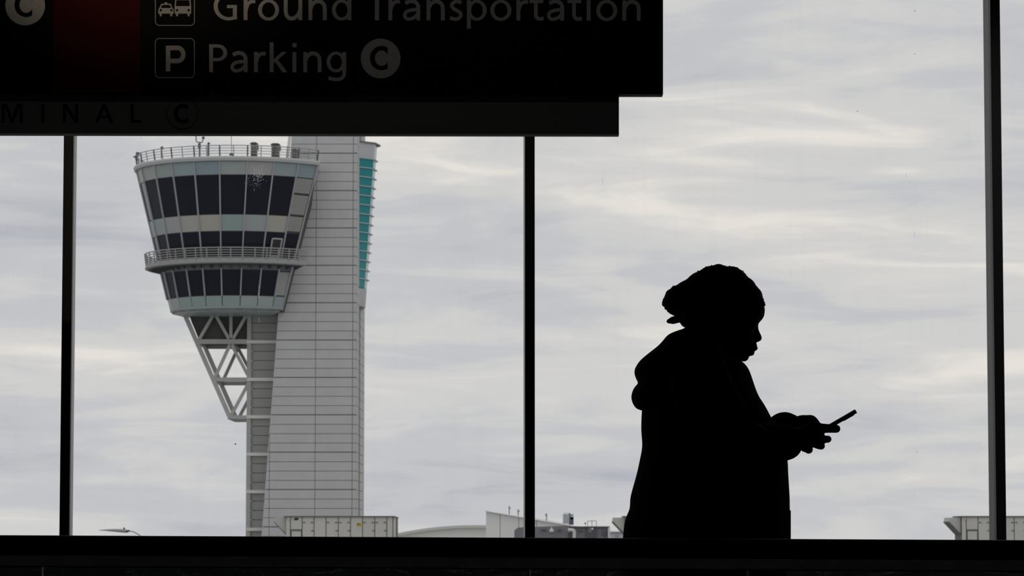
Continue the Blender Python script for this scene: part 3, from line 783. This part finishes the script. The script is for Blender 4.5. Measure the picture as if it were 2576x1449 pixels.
# ------------------------------------------------------------------ buildings on the horizon
mat('hall_wall', (.90, .89, .86), .8, var=.06, vscale=.02)
mat('hall_fascia', (.66, .66, .63), .8)
YH = 620.0
ha = empty('vaulted_hall', Vector((U(1195, 1349, YH).x, YH, -9)), 'far white hall with shallow curved roof beyond the rooftop units', 'building')
arcp = [(940 + k * 12.75, 1321 + ((940 + k * 12.75 - 1195) / 195) ** 2 * 20.5) for k in range(41)]
lo = [U(x, y + 6.5, YH) for x, y in arcp]; hi = [U(x, y, YH) for x, y in arcp]
def belly(pts, d): return [Vector((p.x, YH + d, p.z)) for p in pts]
for nm, (top, bot), d0, d1, m_ in (('roof_edge', (hi, lo), -1.5, 60, 'hall_fascia'),):
    loop = belly(top, d0) + list(reversed(belly(bot, d0))); loop2 = belly(top, d1) + list(reversed(belly(bot, d1)))
    MB().hexa(loop, loop2).build(nm, m_, ha)
base = [Vector((p.x, YH, p.z)) for p in lo] + [Vector((lo[-1].x, YH, -9)), Vector((lo[0].x, YH, -9))]
MB().hexa(base, [p + Vector((0, 58, 0)) for p in base]).build('end_wall', 'hall_wall', ha)

mat('shed_wall', (.86, .86, .83), .8, var=.05, vscale=.1)
mat('shed_roof', (.92, .91, .89), .7)
YS = 262.0
sh = empty('wedge_building', Vector((U(1340, 1349, YS).x, YS, -9)), 'pale wedge-shaped building with sloping roof behind the middle window post', 'building')
def sroof(x): return 1286.5 + (x - 1223) * .172
px_ = [1222, 1258, 1305, 1350, 1470]
for a, b in zip(px_, px_[1:]):
    q = [U(a, 1349, YS), U(b, 1349, YS), U(b, sroof(b), YS), U(a, sroof(a), YS)]
    q[0].z = q[1].z = -9
    q[0].x, q[1].x = q[3].x, q[2].x
    plate(MB(), q, .3, .02).build('wall_panel', 'shed_wall', sh)
q = [U(1222, sroof(1222) - 1.5, YS), U(1492, sroof(1492) - 1, YS), U(1492, sroof(1492) + .2, YS), U(1222, sroof(1222) + .3, YS)]
MB().hexa([p + Vector((0, -.4, 0)) for p in q], [p + Vector((0, 14, .0)) for p in q]).build('roof_sheet', 'shed_roof', sh)
q = [U(1345, sroof(1345) - 6, YS + 14), U(1480, sroof(1480) - 2, YS + 14), U(1480, sroof(1480), YS + 14), U(1345, sroof(1345), YS + 14)]
MB().hexa(q, [p + Vector((0, 2, 0)) for p in q]).build('roof_ridge', 'shed_roof', sh)
q = [U(1223, sroof(1223) + .6, YS), U(1469, sroof(1469) + .6, YS)]
MB().hexa([Vector((q[0].x, YS + .3, -9)), Vector((q[1].x, YS + .3, -9)), q[1] + Vector((0, .3, 0)), q[0] + Vector((0, .3, 0))], [Vector((q[0].x, YS + 13, -9)), Vector((q[1].x, YS + 13, -9)), q[1] + Vector((0, 13, 0)), q[0] + Vector((0, 13, 0))]).build('building_core', 'tower_panel', sh)
mat('pole_grey', (.25, .25, .25), .7)
for (x, y0, y1, lab) in ((1281, 1273, 1296, 'tallest thin vent pipe on the wedge-shaped building roof'), (1303.5, 1281, 1301, 'thin vent pipe with dark cap close to the middle window post'), (1375, 1291, 1312, 'thin pipe on the sloping roof between post and rooftop tank')):
    y1 = sroof(x) - 2.6
    e = empty('vent_pipe', U(x, y1, YS + 4), lab, 'vent pipe')
    MB().tube([U(x, y1, YS + 4), U(x - .5, y0, YS + 4)], .045, 6).build('pipe', 'pole_grey', e)
    MB().tube([U(x + (1 if y0 < 1290 else -1), y0 + 7, YS + 4), U(x + (1 if y0 < 1290 else -1), y0 + 3, YS + 4)], .085, 6).build('cowl', 'pole_grey', e)
mat('tank_grey', (.38, .40, .44), .6, var=.1, vscale=.5); mat('tank_blue', (.06, .075, .12), .5)
e = empty('rooftop_tank', U(1430, 1313, 272), 'grey and dark blue plant box on the sloping white roof', 'roof plant')
for nm, x0, x1, y0, y1, m_ in (('grey_casing', 1417, 1432, 1293, 1311.5, 'tank_grey'), ('top_grille', 1418.5, 1431, 1289, 1293, 'shed_wall'), ('blue_casing', 1434.5, 1443, 1301, 1314, 'tank_blue'), ('upper_box', 1435, 1442.5, 1293, 1301, 'tank_grey'), ('post', 1432, 1434.5, 1290.5, 1314, 'tank_blue')):
    a, b = U(x0, y1, 272), U(x1, y0, 272); MB().box((a.x, 272, a.z - .2 * (nm != 'top_grille')), (b.x, 274, b.z)).build(nm, m_, e)
mat('dark_render', (.23, .23, .25), .85, var=.08, vscale=.5); mat('dark_patch', (.12, .12, .13), .85); mat('dark_trim', (.13, .13, .14), .8); mat('white_pipe', (.72, .71, .69), .5)
YK = 232.0
dk = empty('dark_building', Vector((U(1410, 1349, YK).x, YK, -9)), 'dark grey flat-roofed building beside the middle window post', 'building')
q = [U(1294, 1349, YK), U(1432, 1349, YK), U(1432, 1322, YK), U(1303, 1327, YK), U(1294, 1334, YK)]
q[0].z = q[1].z = -9
MB().hexa(q, [p + Vector((0, 9, 0)) for p in q]).build('main_block', 'dark_render', dk)
q = [U(1432, 1349, YK), U(1530, 1349, YK), U(1530, 1325, YK), U(1432, 1325, YK)]; q[0].z = q[1].z = -9
MB().hexa([p + Vector((0, .4, 0)) for p in q], [p + Vector((0, 9, 0)) for p in q]).build('side_block', 'dark_render', dk)
q = [U(1431, 1326.5, YK), U(1534, 1326.5, YK), U(1534, 1324, YK), U(1431, 1324, YK)]
MB().hexa([p + Vector((0, .2, 0)) for p in q], [p + Vector((0, 9, 0)) for p in q]).build('roof_edge', 'dark_trim', dk)
for k_, (x0, x1, y0, y1, m_, nm) in enumerate(((1474, 1501, 1329, 1352, 'dark_patch', 'doorway'), (1480, 1489, 1327, 1340, 'dark_render', 'duct'), (1516, 1527, 1336, 1347, 'dark_patch', 'vent_opening'), (1430, 1440, 1339, 1352, 'dark_patch', 'opening'), (1456, 1465, 1334, 1336, 'dark_trim', 'ledge'), (1529.5, 1535, 1327, 1352, 'white_pipe', 'corner_trim'), (1362, 1374, 1331, 1334, 'dark_trim', 'grille'), (1403, 1412, 1331, 1335, 'dark_trim', 'grille'))):
    a, b = U(x0, y1, YK), U(x1, y0, YK); MB().box((a.x, YK - .12 - k_ * .02 + (.4 if x0 > 1440 else 0), a.z), (b.x, YK + .1 + (.4 if x0 > 1440 else 0), b.z)).build(nm, m_, dk)
MB().tube([U(1429, 1333.5, YK - .5), U(1438, 1333, YK - .5), U(1443, 1334.5, YK - .5), U(1444.5, 1339, YK - .5), U(1444.5, 1360, YK - .5)], .125, 10).build('white_pipe', 'white_pipe', dk)
MB().tube([U(1387.5, 1326, YK - .2), U(1387.5, 1330, YK - .2), U(1387.5, 1333, YK - .2), U(1387.5, 1337.5, YK - .2), U(1387.5, 1339, YK - .2)], [.03, .06, .16, .17, .1], 10).build('wall_lamp', 'white_pipe', dk)
MB().ball(U(1490, 1330.5, YK + .08), .09, .06, .09, 10, 6).build('round_light', 'white_pipe', dk)
e = empty('roof_frame', U(1488, 1324, 240), 'faint white frame and dark ball on the dark building roof', 'roof plant')
for p, q in (((1478, 1324), (1478, 1311)), ((1478, 1311), (1500, 1310)), ((1500, 1310), (1500, 1324)), ((1489, 1324), (1489, 1311))):
    MB().bar(U(*p, 240), U(*q, 240), .06).build('frame_bar', 'white_pipe', e)
MB().ball(U(1472.5, 1316.5, 240), .06, .06, .085, 10, 6).build('ball', 'dark_trim', e)
MB().bar(U(1472.5, 1318, 240), U(1472.5, 1326, 240), .03).build('stalk', 'white_pipe', e)
mat('low_grey', (.6, .61, .63), .8)
e = empty('low_annex', Vector((U(1560, 1349, 300).x, 300, -9)), 'low pale grey annex roof under the hidden air handler hood', 'building')
a, b = U(1531, 1349, 300), U(1640, 1337, 300)
MB().box((a.x, 300, -9), (b.x, 310, b.z - .12)).build('wall', 'low_grey', e); MB().box((a.x - .1, 299.8, b.z - .12), (b.x, 310, b.z)).build('roof_edge', 'tank_grey', e)
q = [U(1548, 1350, 299.7), U(1557, 1350, 299.7), U(1553, 1343, 299.7), U(1551, 1342, 299.7)]
MB().hexa(q, [p + Vector((0, .3, 0)) for p in q]).build('vent_hood', 'tank_grey', e)

# ------------------------------------------------------------------ street lamp
mat('lamp_grey', (.33, .335, .35), .6); mat('lamp_dark', (.10, .105, .115), .6)
YP = 60.0
e = empty('street_lamp', Vector((U(420, 1349, YP).x, YP, -9)), 'grey cobra-head street lamp low at the window post on the far side', 'street lamp')
e['label'] = 'grey cobra-head street lamp just above the handrail, left of the tower'
MB().tube([U(248, 1334.2, YP), U(262, 1333.6, YP), U(285, 1334, YP), U(308, 1335.3, YP), U(318, 1336.2, YP)], [(.003, .004), (.012, .05), (.026, .12), (.034, .13), (.030, .09)], 14).build('lamp_head', 'lamp_grey', e, smooth=True)
MB().tube([U(310, 1338, YP), U(318, 1336.8, YP), U(326, 1335, YP)], [(.012, .08), (.028, .08), (.016, .05)], 12).build('ballast_box', 'lamp_dark', e, smooth=True)
MB().tube([U(312.3, 1332, YP), U(312.3, 1327.2, YP)], .017, 10).build('photocell', 'lamp_dark', e)
MB().tube([U(324, 1336, YP), U(333, 1337, YP), U(340, 1340, YP), U(350, 1345.5, YP), U(385, 1372, YP), U(418, 1402, YP)], .010, 8).build('arm', 'lamp_grey', e)
b_ = U(418, 1400, YP); MB().tube([b_, Vector((b_.x + .02, YP, -9))], [.05, .09], 10).build('pole', 'lamp_grey', e)

# ================================================================== the person with the phone
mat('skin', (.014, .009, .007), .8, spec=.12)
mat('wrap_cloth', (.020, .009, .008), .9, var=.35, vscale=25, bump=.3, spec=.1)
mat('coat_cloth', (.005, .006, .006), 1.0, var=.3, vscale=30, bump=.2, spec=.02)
mat('rim_line', (.075, .05, .025), .7)
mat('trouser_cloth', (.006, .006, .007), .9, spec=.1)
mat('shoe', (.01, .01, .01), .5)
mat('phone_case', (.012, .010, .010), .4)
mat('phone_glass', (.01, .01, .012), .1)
mat('phone_teal', (.10, .75, .72), .4)
mat('earring', (.35, .35, .34), .3, .8)
PY = 8.2
def P(x, y, d=0.0): return U(x, y, PY + d)
def loft(mb, slices, n=36, mid=0.0, e=2.0, sub=3):
    """slices: (front px, back px, half width in m); rings run front-back in the walker's middle plane"""
    keys = [[*s[0], *s[1], s[2]] for s in slices]
    rows_ = []
    K = [[2 * a - b for a, b in zip(keys[0], keys[1])]] + keys + [[2 * a - b for a, b in zip(keys[-1], keys[-2])]]
    for i in range(1, len(K) - 2):
        for k in range(sub):
            s = k / sub
            rows_.append([.5 * (2 * p1 + (p2 - p0) * s + (2 * p0 - 5 * p1 + 4 * p2 - p3) * s * s + (3 * p1 - p0 - 3 * p2 + p3) * s ** 3) for p0, p1, p2, p3 in zip(K[i - 1], K[i], K[i + 1], K[i + 2])])
    rows_.append(keys[-1])
    R = []
    for fx, fy, bx, by, w in rows_:
        f, b = P(fx, fy, mid), P(bx, by, mid); c = (f + b) / 2; h = (f - b) / 2; ring = []
        for k in range(n):
            a = 2 * math.pi * k / n; ca, sa = math.cos(a), math.sin(a)
            ca = math.copysign(abs(ca) ** (2 / e), ca); sa = math.copysign(abs(sa) ** (2 / e), sa)
            ring.append(c + h * ca + Vector((0, w * sa, 0)))
        R.append(ring)
    return mb.rings(R)
def limb(mb, pts, n=18, sub=4):
    """pts: (px, py, depth, radius in photo px)"""
    K = [list(p) for p in pts]
    K = [[2 * a - b for a, b in zip(K[0], K[1])]] + K + [[2 * a - b for a, b in zip(K[-1], K[-2])]]
    out = []
    for i in range(1, len(K) - 2):
        for k in range(sub):
            s = k / sub
            out.append([.5 * (2 * p1 + (p2 - p0) * s + (2 * p0 - 5 * p1 + 4 * p2 - p3) * s * s + (3 * p1 - p0 - 3 * p2 + p3) * s ** 3) for p0, p1, p2, p3 in zip(K[i - 1], K[i], K[i + 1], K[i + 2])])
    out.append(K[-2])
    pw = [P(a, b, c) for a, b, c, r in out]; rw = [max(r, 1) * (PY + c) / F for a, b, c, r in out]
    # rounded ends
    d0 = (pw[0] - pw[1]).normalized(); d1 = (pw[-1] - pw[-2]).normalized()
    pw = [pw[0] + d0 * rw[0] * .85, pw[0] + d0 * rw[0] * .5] + pw + [pw[-1] + d1 * rw[-1] * .5, pw[-1] + d1 * rw[-1] * .85]
    rw = [rw[0] * .5, rw[0] * .86] + rw + [rw[-1] * .86, rw[-1] * .5]
    return mb.tube(pw, rw, n)
def ell(mb, x, y, d, rx, ry, w):
    k = (PY + d) / F
    return mb.ball(P(x, y, d), rx * k, w, ry * k, 18, 12)
def fuse(mb, name, m, parent, voxel, smooth_it=2):
    o = mb.build(name, m, parent)
    md = o.modifiers.new('r', 'REMESH'); md.mode = 'VOXEL'; md.voxel_size = voxel
    if smooth_it:
        sm = o.modifiers.new('s', 'SMOOTH'); sm.factor = .5; sm.iterations = smooth_it
    dg = bpy.context.evaluated_depsgraph_get()
    me = bpy.data.meshes.new_from_object(o.evaluated_get(dg)); o.modifiers.clear()
    old = o.data; o.data = me; me.name = name; bpy.data.meshes.remove(old)
    if not me.materials: me.materials.append(MATS[m])
    me.polygons.foreach_set('use_smooth', [True] * len(me.polygons))
    return o

hip = P(1785, 1349)
person = empty('person', Vector((hip.x, PY, 0)), 'person in profile with a knotted head wrap and hooded coat looking down at a phone', 'person')

# --- body: one continuous skin mesh (head, neck, trunk, arms, hands, legs)
b = MB()
loft(b, [((1838, 686), (1772, 690), .03), ((1868, 700), (1750, 704), .055), ((1892, 722), (1738, 728), .07), ((1912, 750), (1732, 762), .077), ((1923.5, 772), (1732, 784), .078), ((1921.5, 797), (1734, 806), .077), ((1907.5, 815), (1740, 824), .074), ((1900, 833), (1752, 842), .071), ((1899, 850), (1768, 858), .068), ((1899, 862), (1782, 868), .063), ((1893, 874), (1795, 878), .057), ((1883, 886), (1805, 888), .050), ((1875, 898), (1815, 897), .043), ((1868, 908), (1828, 906), .030)])
loft(b, [((1908.5, 814), (1885, 816), .007), ((1907.5, 821), (1885, 824), .0085), ((1909, 831), (1885, 834), .0115), ((1914, 842), (1885, 845), .0155), ((1916.5, 850), (1885, 852), .0185), ((1913, 857.5), (1885, 858), .0185), ((1902, 861), (1885, 862), .013)], n=20)
ell(b, 1894.5, 869, 0, 10, 9, .020)           # upper lip
ell(b, 1896.5, 876, 0, 10, 7, .023)
ell(b, 1888.5, 888, 0, 9.5, 7.5, .022)        # lower lip
ell(b, 1871, 897.5, 0, 13, 12, .024)        # chin
for s in (-1, 1):
    ell(b, 1893, 818, s * .031, 8.5, 7, .013)     # eyeballs under the lids
    ell(b, 1899, 808, s * .028, 9, 4.5, .02)      # brow
    ell(b, 1884, 846, s * .04, 14, 14, .02)       # cheek
    limb(b, [(1822, 800, s * .077, 7), (1814, 808, s * .083, 6), (1817, 822, s * .08, 6), (1826, 830, s * .076, 5)], 10)   # ear
loft(b, [((1850, 880), (1765, 850), .052), ((1852, 905), (1755, 875), .056), ((1850, 930), (1735, 905), .065)])
loft(b, [((1850, 915), (1720, 890), .08), ((1862, 960), (1680, 930), .16), ((1872, 1010), (1660, 990), .18), ((1885, 1080), (1655, 1070), .165), ((1890, 1160), (1650, 1150), .15), ((1895, 1240), (1640, 1240), .165), ((1895, 1320), (1625, 1330), .175), ((1870, 1400), (1640, 1410), .16)])
for s in (-1, 1):
    limb(b, [(1742, 950, s * .17, 50), (1775, 1040, s * .205, 44), (1812, 1110, s * .22, 38), (1895, 1112, s * .17, 33), (1975, 1098 if s < 0 else 1080, s * .095, 27), (2004, 1100 if s < 0 else 1074, s * .07, 24)])
    limb(b, [(1770, 1370, s * .09, 82), (1790 + s * 20, 1560, s * .095, 66), (1800 + s * 45, 1740, s * .095, 50), (1770 + s * 60, 1960, s * .095, 42), (1745 + s * 70, 2160, s * .095, 30), (1745 + s * 70, 2205, s * .095, 28)])
# near hand
limb(b, [(2000, 1102, -.070, 24), (2020, 1100, -.062, 26), (2042, 1093, -.052, 24), (2060, 1091, -.046, 14)])
limb(b, [(2022, 1088, -.072, 14), (2045, 1078, -.066, 17), (2068, 1077.5, -.052, 12.4), (2090, 1078, -.038, 11), (2104, 1078.6, -.028, 10.6)])
limb(b, [(2044, 1096, -.066, 10), (2064, 1104, -.060, 9.7), (2077, 1105, -.040, 9.4), (2083, 1104.6, -.018, 9.2)])
limb(b, [(2036, 1107, -.066, 10), (2050, 1117, -.060, 9.7), (2062, 1121.5, -.040, 9.4), (2066.5, 1122, -.014, 9.2)])
limb(b, [(2024, 1112, -.066, 10.5), (2031, 1126, -.058, 11), (2034, 1130.5, -.038, 11), (2034, 1130, -.014, 10.4)])
limb(b, [(2014, 1113, -.064, 9.5), (2020, 1124, -.055, 9.2), (2023, 1128, -.038, 9), (2024, 1126, -.018, 8.6)])
# far hand
limb(b, [(1998, 1074, .072, 22), (2018, 1067.5, .062, 23.5), (2034, 1065, .054, 20), (2042, 1067, .048, 14)])
limb(b, [(2020, 1060, .074, 15), (2034, 1057.5, .068, 14), (2044, 1058, .054, 12.2), (2060, 1075, .040, 9.6)])
for k in range(4):
    limb(b, [(2040 - k * 8, 1077 + k * 8, .066, 9.6), (2054 - k * 10, 1090 + k * 8, .058, 9.2), (2060 - k * 11, 1096 + k * 7, .036, 8.8), (2056 - k * 11, 1097 + k * 7, .016, 8.2)])
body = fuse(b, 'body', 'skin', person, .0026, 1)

# --- head wrap with folds and frayed rim
b = MB()
loft(b, [((1667, 757), (1667, 769), .014), ((1673.5, 738.5), (1675, 779), .045), ((1688, 724), (1688, 790), .062), ((1711, 712.3), (1703, 799), .075), ((1735, 695.5), (1714, 815), .086), ((1765, 677), (1734, 829), .094), ((1800, 666), (1785, 824), .098), ((1824, 669), (1806, 814), .098), ((1846, 671.5), (1826, 808), .095), ((1863, 678), (1845, 801), .09), ((1874, 690), (1858, 795), .085), ((1897, 713.5), (1880, 788), .074), ((1912.5, 733), (1898, 782), .060), ((1920, 751), (1912, 777), .044), ((1924, 766), (1921.5, 773), .02)], n=72, sub=6)
cw = P(1800, 745)
for i, v in enumerate(b.v):                      # soft folds running from the brow to the knot
    q = Vector(v); d = (q - Vector((cw.x, PY, cw.z))); r = d.length
    a = math.atan2(d.z + .10, d.x + .14)
    lat = abs(d.y) / .1
    q += d.normalized() * (.0035 * math.sin(a * 16 + d.y * 22) * min(1, lat * 1.5) + .0012 * math.sin(a * 53 + d.y * 61))
    b.v[i] = tuple(q)
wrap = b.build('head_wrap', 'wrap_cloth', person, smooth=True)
b = MB()
for _ in range(95):                              # little tufts of the frayed cloth edge
    tt = random.random(); path = [(1800, 666), (1824, 669), (1846, 671.5), (1863, 678), (1874, 690), (1885, 702), (1897, 714), (1905, 724), (1913, 734), (1920, 752), (1924, 768)]
    k = tt * (len(path) - 1); i = min(int(k), len(path) - 2); s = k - i
    x = path[i][0] * (1 - s) + path[i + 1][0] * s; y = path[i][1] * (1 - s) + path[i + 1][1] * s
    d = random.gauss(0, .012); ell(b, x - abs(d) * 60 + random.uniform(-.8, 1.4), y + abs(d) * 40 + random.uniform(-1.3, .8), d, random.uniform(.9, 2.2), random.uniform(.9, 2.2), .002)
for x, y in ((1694, 720), (1776, 671.5), (1756, 682), (1790, 668), (1669, 753), (1712, 809), (1713.5, 814), (1716, 818)):
    ell(b, x, y, random.gauss(0, .004), 1.8, 1.8, .002)
fr = b.build('frayed_edge', 'wrap_cloth', wrap, smooth=True); fr['kind'] = 'stuff'
b = MB(); limb(b, [(1716, 800, 0, 11), (1704, 803, 0, 9.6), (1692, 806, -.004, 9.4), (1683, 808, -.006, 6)], 14); limb(b, [(1682, 808, -.006, 3), (1677.5, 809.5, -.007, 1.4)], 8)
b.build('knot_tail', 'wrap_cloth', wrap, smooth=True)
for s in (-1,):
    b = MB(); ell(b, 1823, 812, s * .088, 2, 4, .003); ell(b, 1823, 818, s * .088, 1.6, 2, .003)
    b.build('earring', 'earring', person, smooth=True)

# --- coat: trunk, both sleeves, hood
b = MB()
loft(b, [((1858, 908), (1728, 822), .075), ((1870, 914), (1706, 833), .105), ((1881, 927), (1692, 846), .15), ((1888, 943), (1676, 868), .185), ((1894.5, 963), (1652, 900), .215), ((1901, 982), (1632, 940), .235), ((1909, 1000), (1622, 985), .245), ((1922, 1019.5), (1615, 1030), .25), ((1938, 1049), (1613, 1080), .25), ((1962, 1095), (1615.5, 1122), .25), ((1979, 1150), (1609, 1159), .25), ((1982, 1193), (1601.5, 1193), .25), ((1985.5, 1249), (1586, 1250), .252), ((1986, 1280), (1584, 1279), .255), ((1988, 1315), (1572, 1310), .258), ((1987.5, 1351), (1567, 1351), .26), ((1985, 1400), (1562, 1400), .26), ((1978, 1455), (1562, 1455), .255)], n=48)
for s in (-1, 1):
    if s < 0: limb(b, [(1735, 935, -.185, 52), (1752, 985, -.225, 60), (1778, 1060, -.25, 58), (1815, 1112, -.25, 52), (1880, 1118, -.215, 46), (1945, 1113, -.145, 46), (1975, 1113, -.105, 46), (1991, 1112, -.085, 38), (2001, 1110, -.077, 25)], 24)
    else: limb(b, [(1735, 935, .185, 52), (1752, 985, .225, 60), (1778, 1060, .25, 56), (1815, 1105, .25, 50), (1880, 1095, .205, 44), (1942, 1086, .145, 34), (1970, 1070, .11, 34), (1988, 1070, .09, 30), (1999, 1072, .08, 26)], 24)
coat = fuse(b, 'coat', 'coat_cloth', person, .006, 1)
b = MB()
loft(b, [((1765, 850), (1712, 829), .08), ((1755, 870), (1682, 841), .115), ((1745, 885), (1667.5, 857), .135), ((1735, 900), (1654.5, 870.5), .15), ((1722, 915), (1633.5, 887), .165), ((1710, 930), (1610, 907), .17), ((1700, 945), (1597, 928), .17), ((1700, 955), (1597.5, 944), .165), ((1700, 965), (1609, 964), .15), ((1700, 972), (1640, 975), .12)])
loft(b, [((1690, 945), (1622, 955), .10), ((1690, 953), (1608, 963), .13), ((1690, 965), (1595, 975.5), .15), ((1690, 985), (1588, 996), .155), ((1690, 1005), (1591.5, 1013), .15), ((1690, 1020), (1600.5, 1026.5), .14), ((1690, 1030), (1616, 1031.5), .12), ((1690, 1036), (1645, 1036), .08)])
for s in (-1, 1): limb(b, [(1700, 858, s * .075, 20), (1740, 878, s * .12, 24), (1800, 905, s * .115, 20), (1842, 928, s * .075, 14), (1862, 942, s * .03, 10)], 16)
fuse(b, 'hood', 'coat_cloth', person, .006, 2)
# coat details: rim light on the sleeve edge drawn as thin piping, pocket flap, hem, cuffs
rim_pts = [(1806, 862, -.155), (1815, 890, -.19), (1827, 928, -.225), (1842, 966, -.262), (1862, 1000, -.276), (1877, 1024, -.292)]
MB().tube([P(*p) for p in rim_pts], .0016, 6).build('shoulder_rim_line', 'rim_line', coat)
rim_pts = [(1882, 1060, -.262), (1905, 1066, -.245), (1922, 1078, -.222), (1934, 1092, -.200)]
MB().tube([P(*p) for p in rim_pts], .0016, 6).build('sleeve_rim_line', 'rim_line', coat)
rim_pts = [(1938, 1098, -.196), (1954, 1112, -.182), (1980, 1113, -.152), (2000, 1110, -.112), (2016, 1105, -.098)]
MB().tube([P(*p) for p in rim_pts], .0016, 6).build('cuff_rim_line', 'rim_line', coat)
b = MB(); q = [P(1972, 1284, -.10), P(1989.5, 1284, -.03), P(1989.5, 1284, .03), P(1972, 1284, .10)]; q2 = [P(1972, 1420, -.10), P(1989.5, 1420, -.03), P(1989.5, 1420, .03), P(1972, 1420, .10)]
b.hexa(q, q2).build('front_pocket', 'coat_cloth', coat)

# --- trousers and shoes
b = MB()
for s in (-1, 1):
    limb(b, [(1770, 1400, s * .1, 100), (1790 + s * 20, 1560, s * .1, 86), (1800 + s * 45, 1740, s * .1, 70), (1770 + s * 60, 1960, s * .1, 62), (1745 + s * 70, 2150, s * .1, 56)], 20)
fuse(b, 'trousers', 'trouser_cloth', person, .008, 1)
for s in (-1, 1):
    x0 = P(1745 + s * 70, 1349, s * .095).x
    b = MB(); rings = []
    for (u, w, h0) in ((-.085, .028, .05), (-.07, .036, .075), (-.02, .038, .10), (.05, .042, .085), (.12, .046, .06), (.17, .038, .045), (.19, .018, .03)):
        rings.append([Vector((x0 + u, PY + s * .095 + w * math.cos(k * math.pi / 8), .012 + (h0 - .012) * max(0, math.sin(k * math.pi / 8)) if k <= 8 else .012)) for k in range(16)])
    sh_ = b.rings(rings).build('shoe', 'shoe', person, smooth=True)
    b = MB(); b.hexa([(x0 - .09, PY + s * .095 - .038, .001), (x0 + .12, PY + s * .095 - .05, .001), (x0 + .195, PY + s * .095, .001), (x0 + .12, PY + s * .095 + .05, .001), (x0 - .09, PY + s * .095 + .038, .001)],
                     [(x0 - .09, PY + s * .095 - .038, .022), (x0 + .12, PY + s * .095 - .05, .022), (x0 + .195, PY + s * .095, .022), (x0 + .12, PY + s * .095 + .05, .022), (x0 - .09, PY + s * .095 + .038, .022)]).build('sole', 'shoe', sh_)

# --- phone held in both hands
p0, p1 = P(2025, 1107.5), P(2151, 1034.8)
ax = (p1 - p0).normalized(); nn = Vector((-ax.z, 0, ax.x)); pl = (p1 - p0).length
ph = empty('smartphone', p0, 'thin dark smartphone held up in both hands', 'phone')
def slabp(a0, a1, n0, n1, w, name, m, r=.010, parent=ph, w0=None):
    w0 = -w if w0 is None else w0; pts = []
    for (cx, cy, st) in ((a1 - r, w - r, 0), (a0 + r, w - r, 90), (a0 + r, w0 + r, 180), (a1 - r, w0 + r, 270)):
        for k in range(5):
            a = math.radians(st + k * 22.5); pts.append((cx + r * math.cos(a), cy + r * math.sin(a)))
    return MB().hexa([p0 + ax * u + Vector((0, v, 0)) + nn * n0 for u, v in pts], [p0 + ax * u + Vector((0, v, 0)) + nn * n1 for u, v in pts]).build(name, m, parent)
slabp(0, pl, -.0056, .0049, .036, 'case', 'phone_case')
slabp(.003, pl - .003, .0049, .0054, .033, 'screen', 'phone_glass', .008)
slabp(pl - .04, pl - .010, -.0070, -.0056, -.006, 'camera_bump', 'phone_glass', .005, ph, -.033)
cc = P(2128.5, 1050.5, -.0362)
b = MB(); b.hexa([cc + ax * u + nn * v for u, v in ((-.0045, -.0016), (.0045, -.0016), (.0045, .002), (-.0045, .002))], [cc + ax * u + nn * v + Vector((0, -.0006, 0)) for u, v in ((-.0045, -.0016), (.0045, -.0016), (.0045, .002), (-.0045, .002))])
b.build('teal_mark', 'phone_teal', ph)  # small bright teal mark on the phone's edge
cc = P(2144, 1039, -.0362)
b = MB(); b.ball(cc, .0016, .0006, .0016, 8, 6); b.build('side_screw', 'earring', ph)
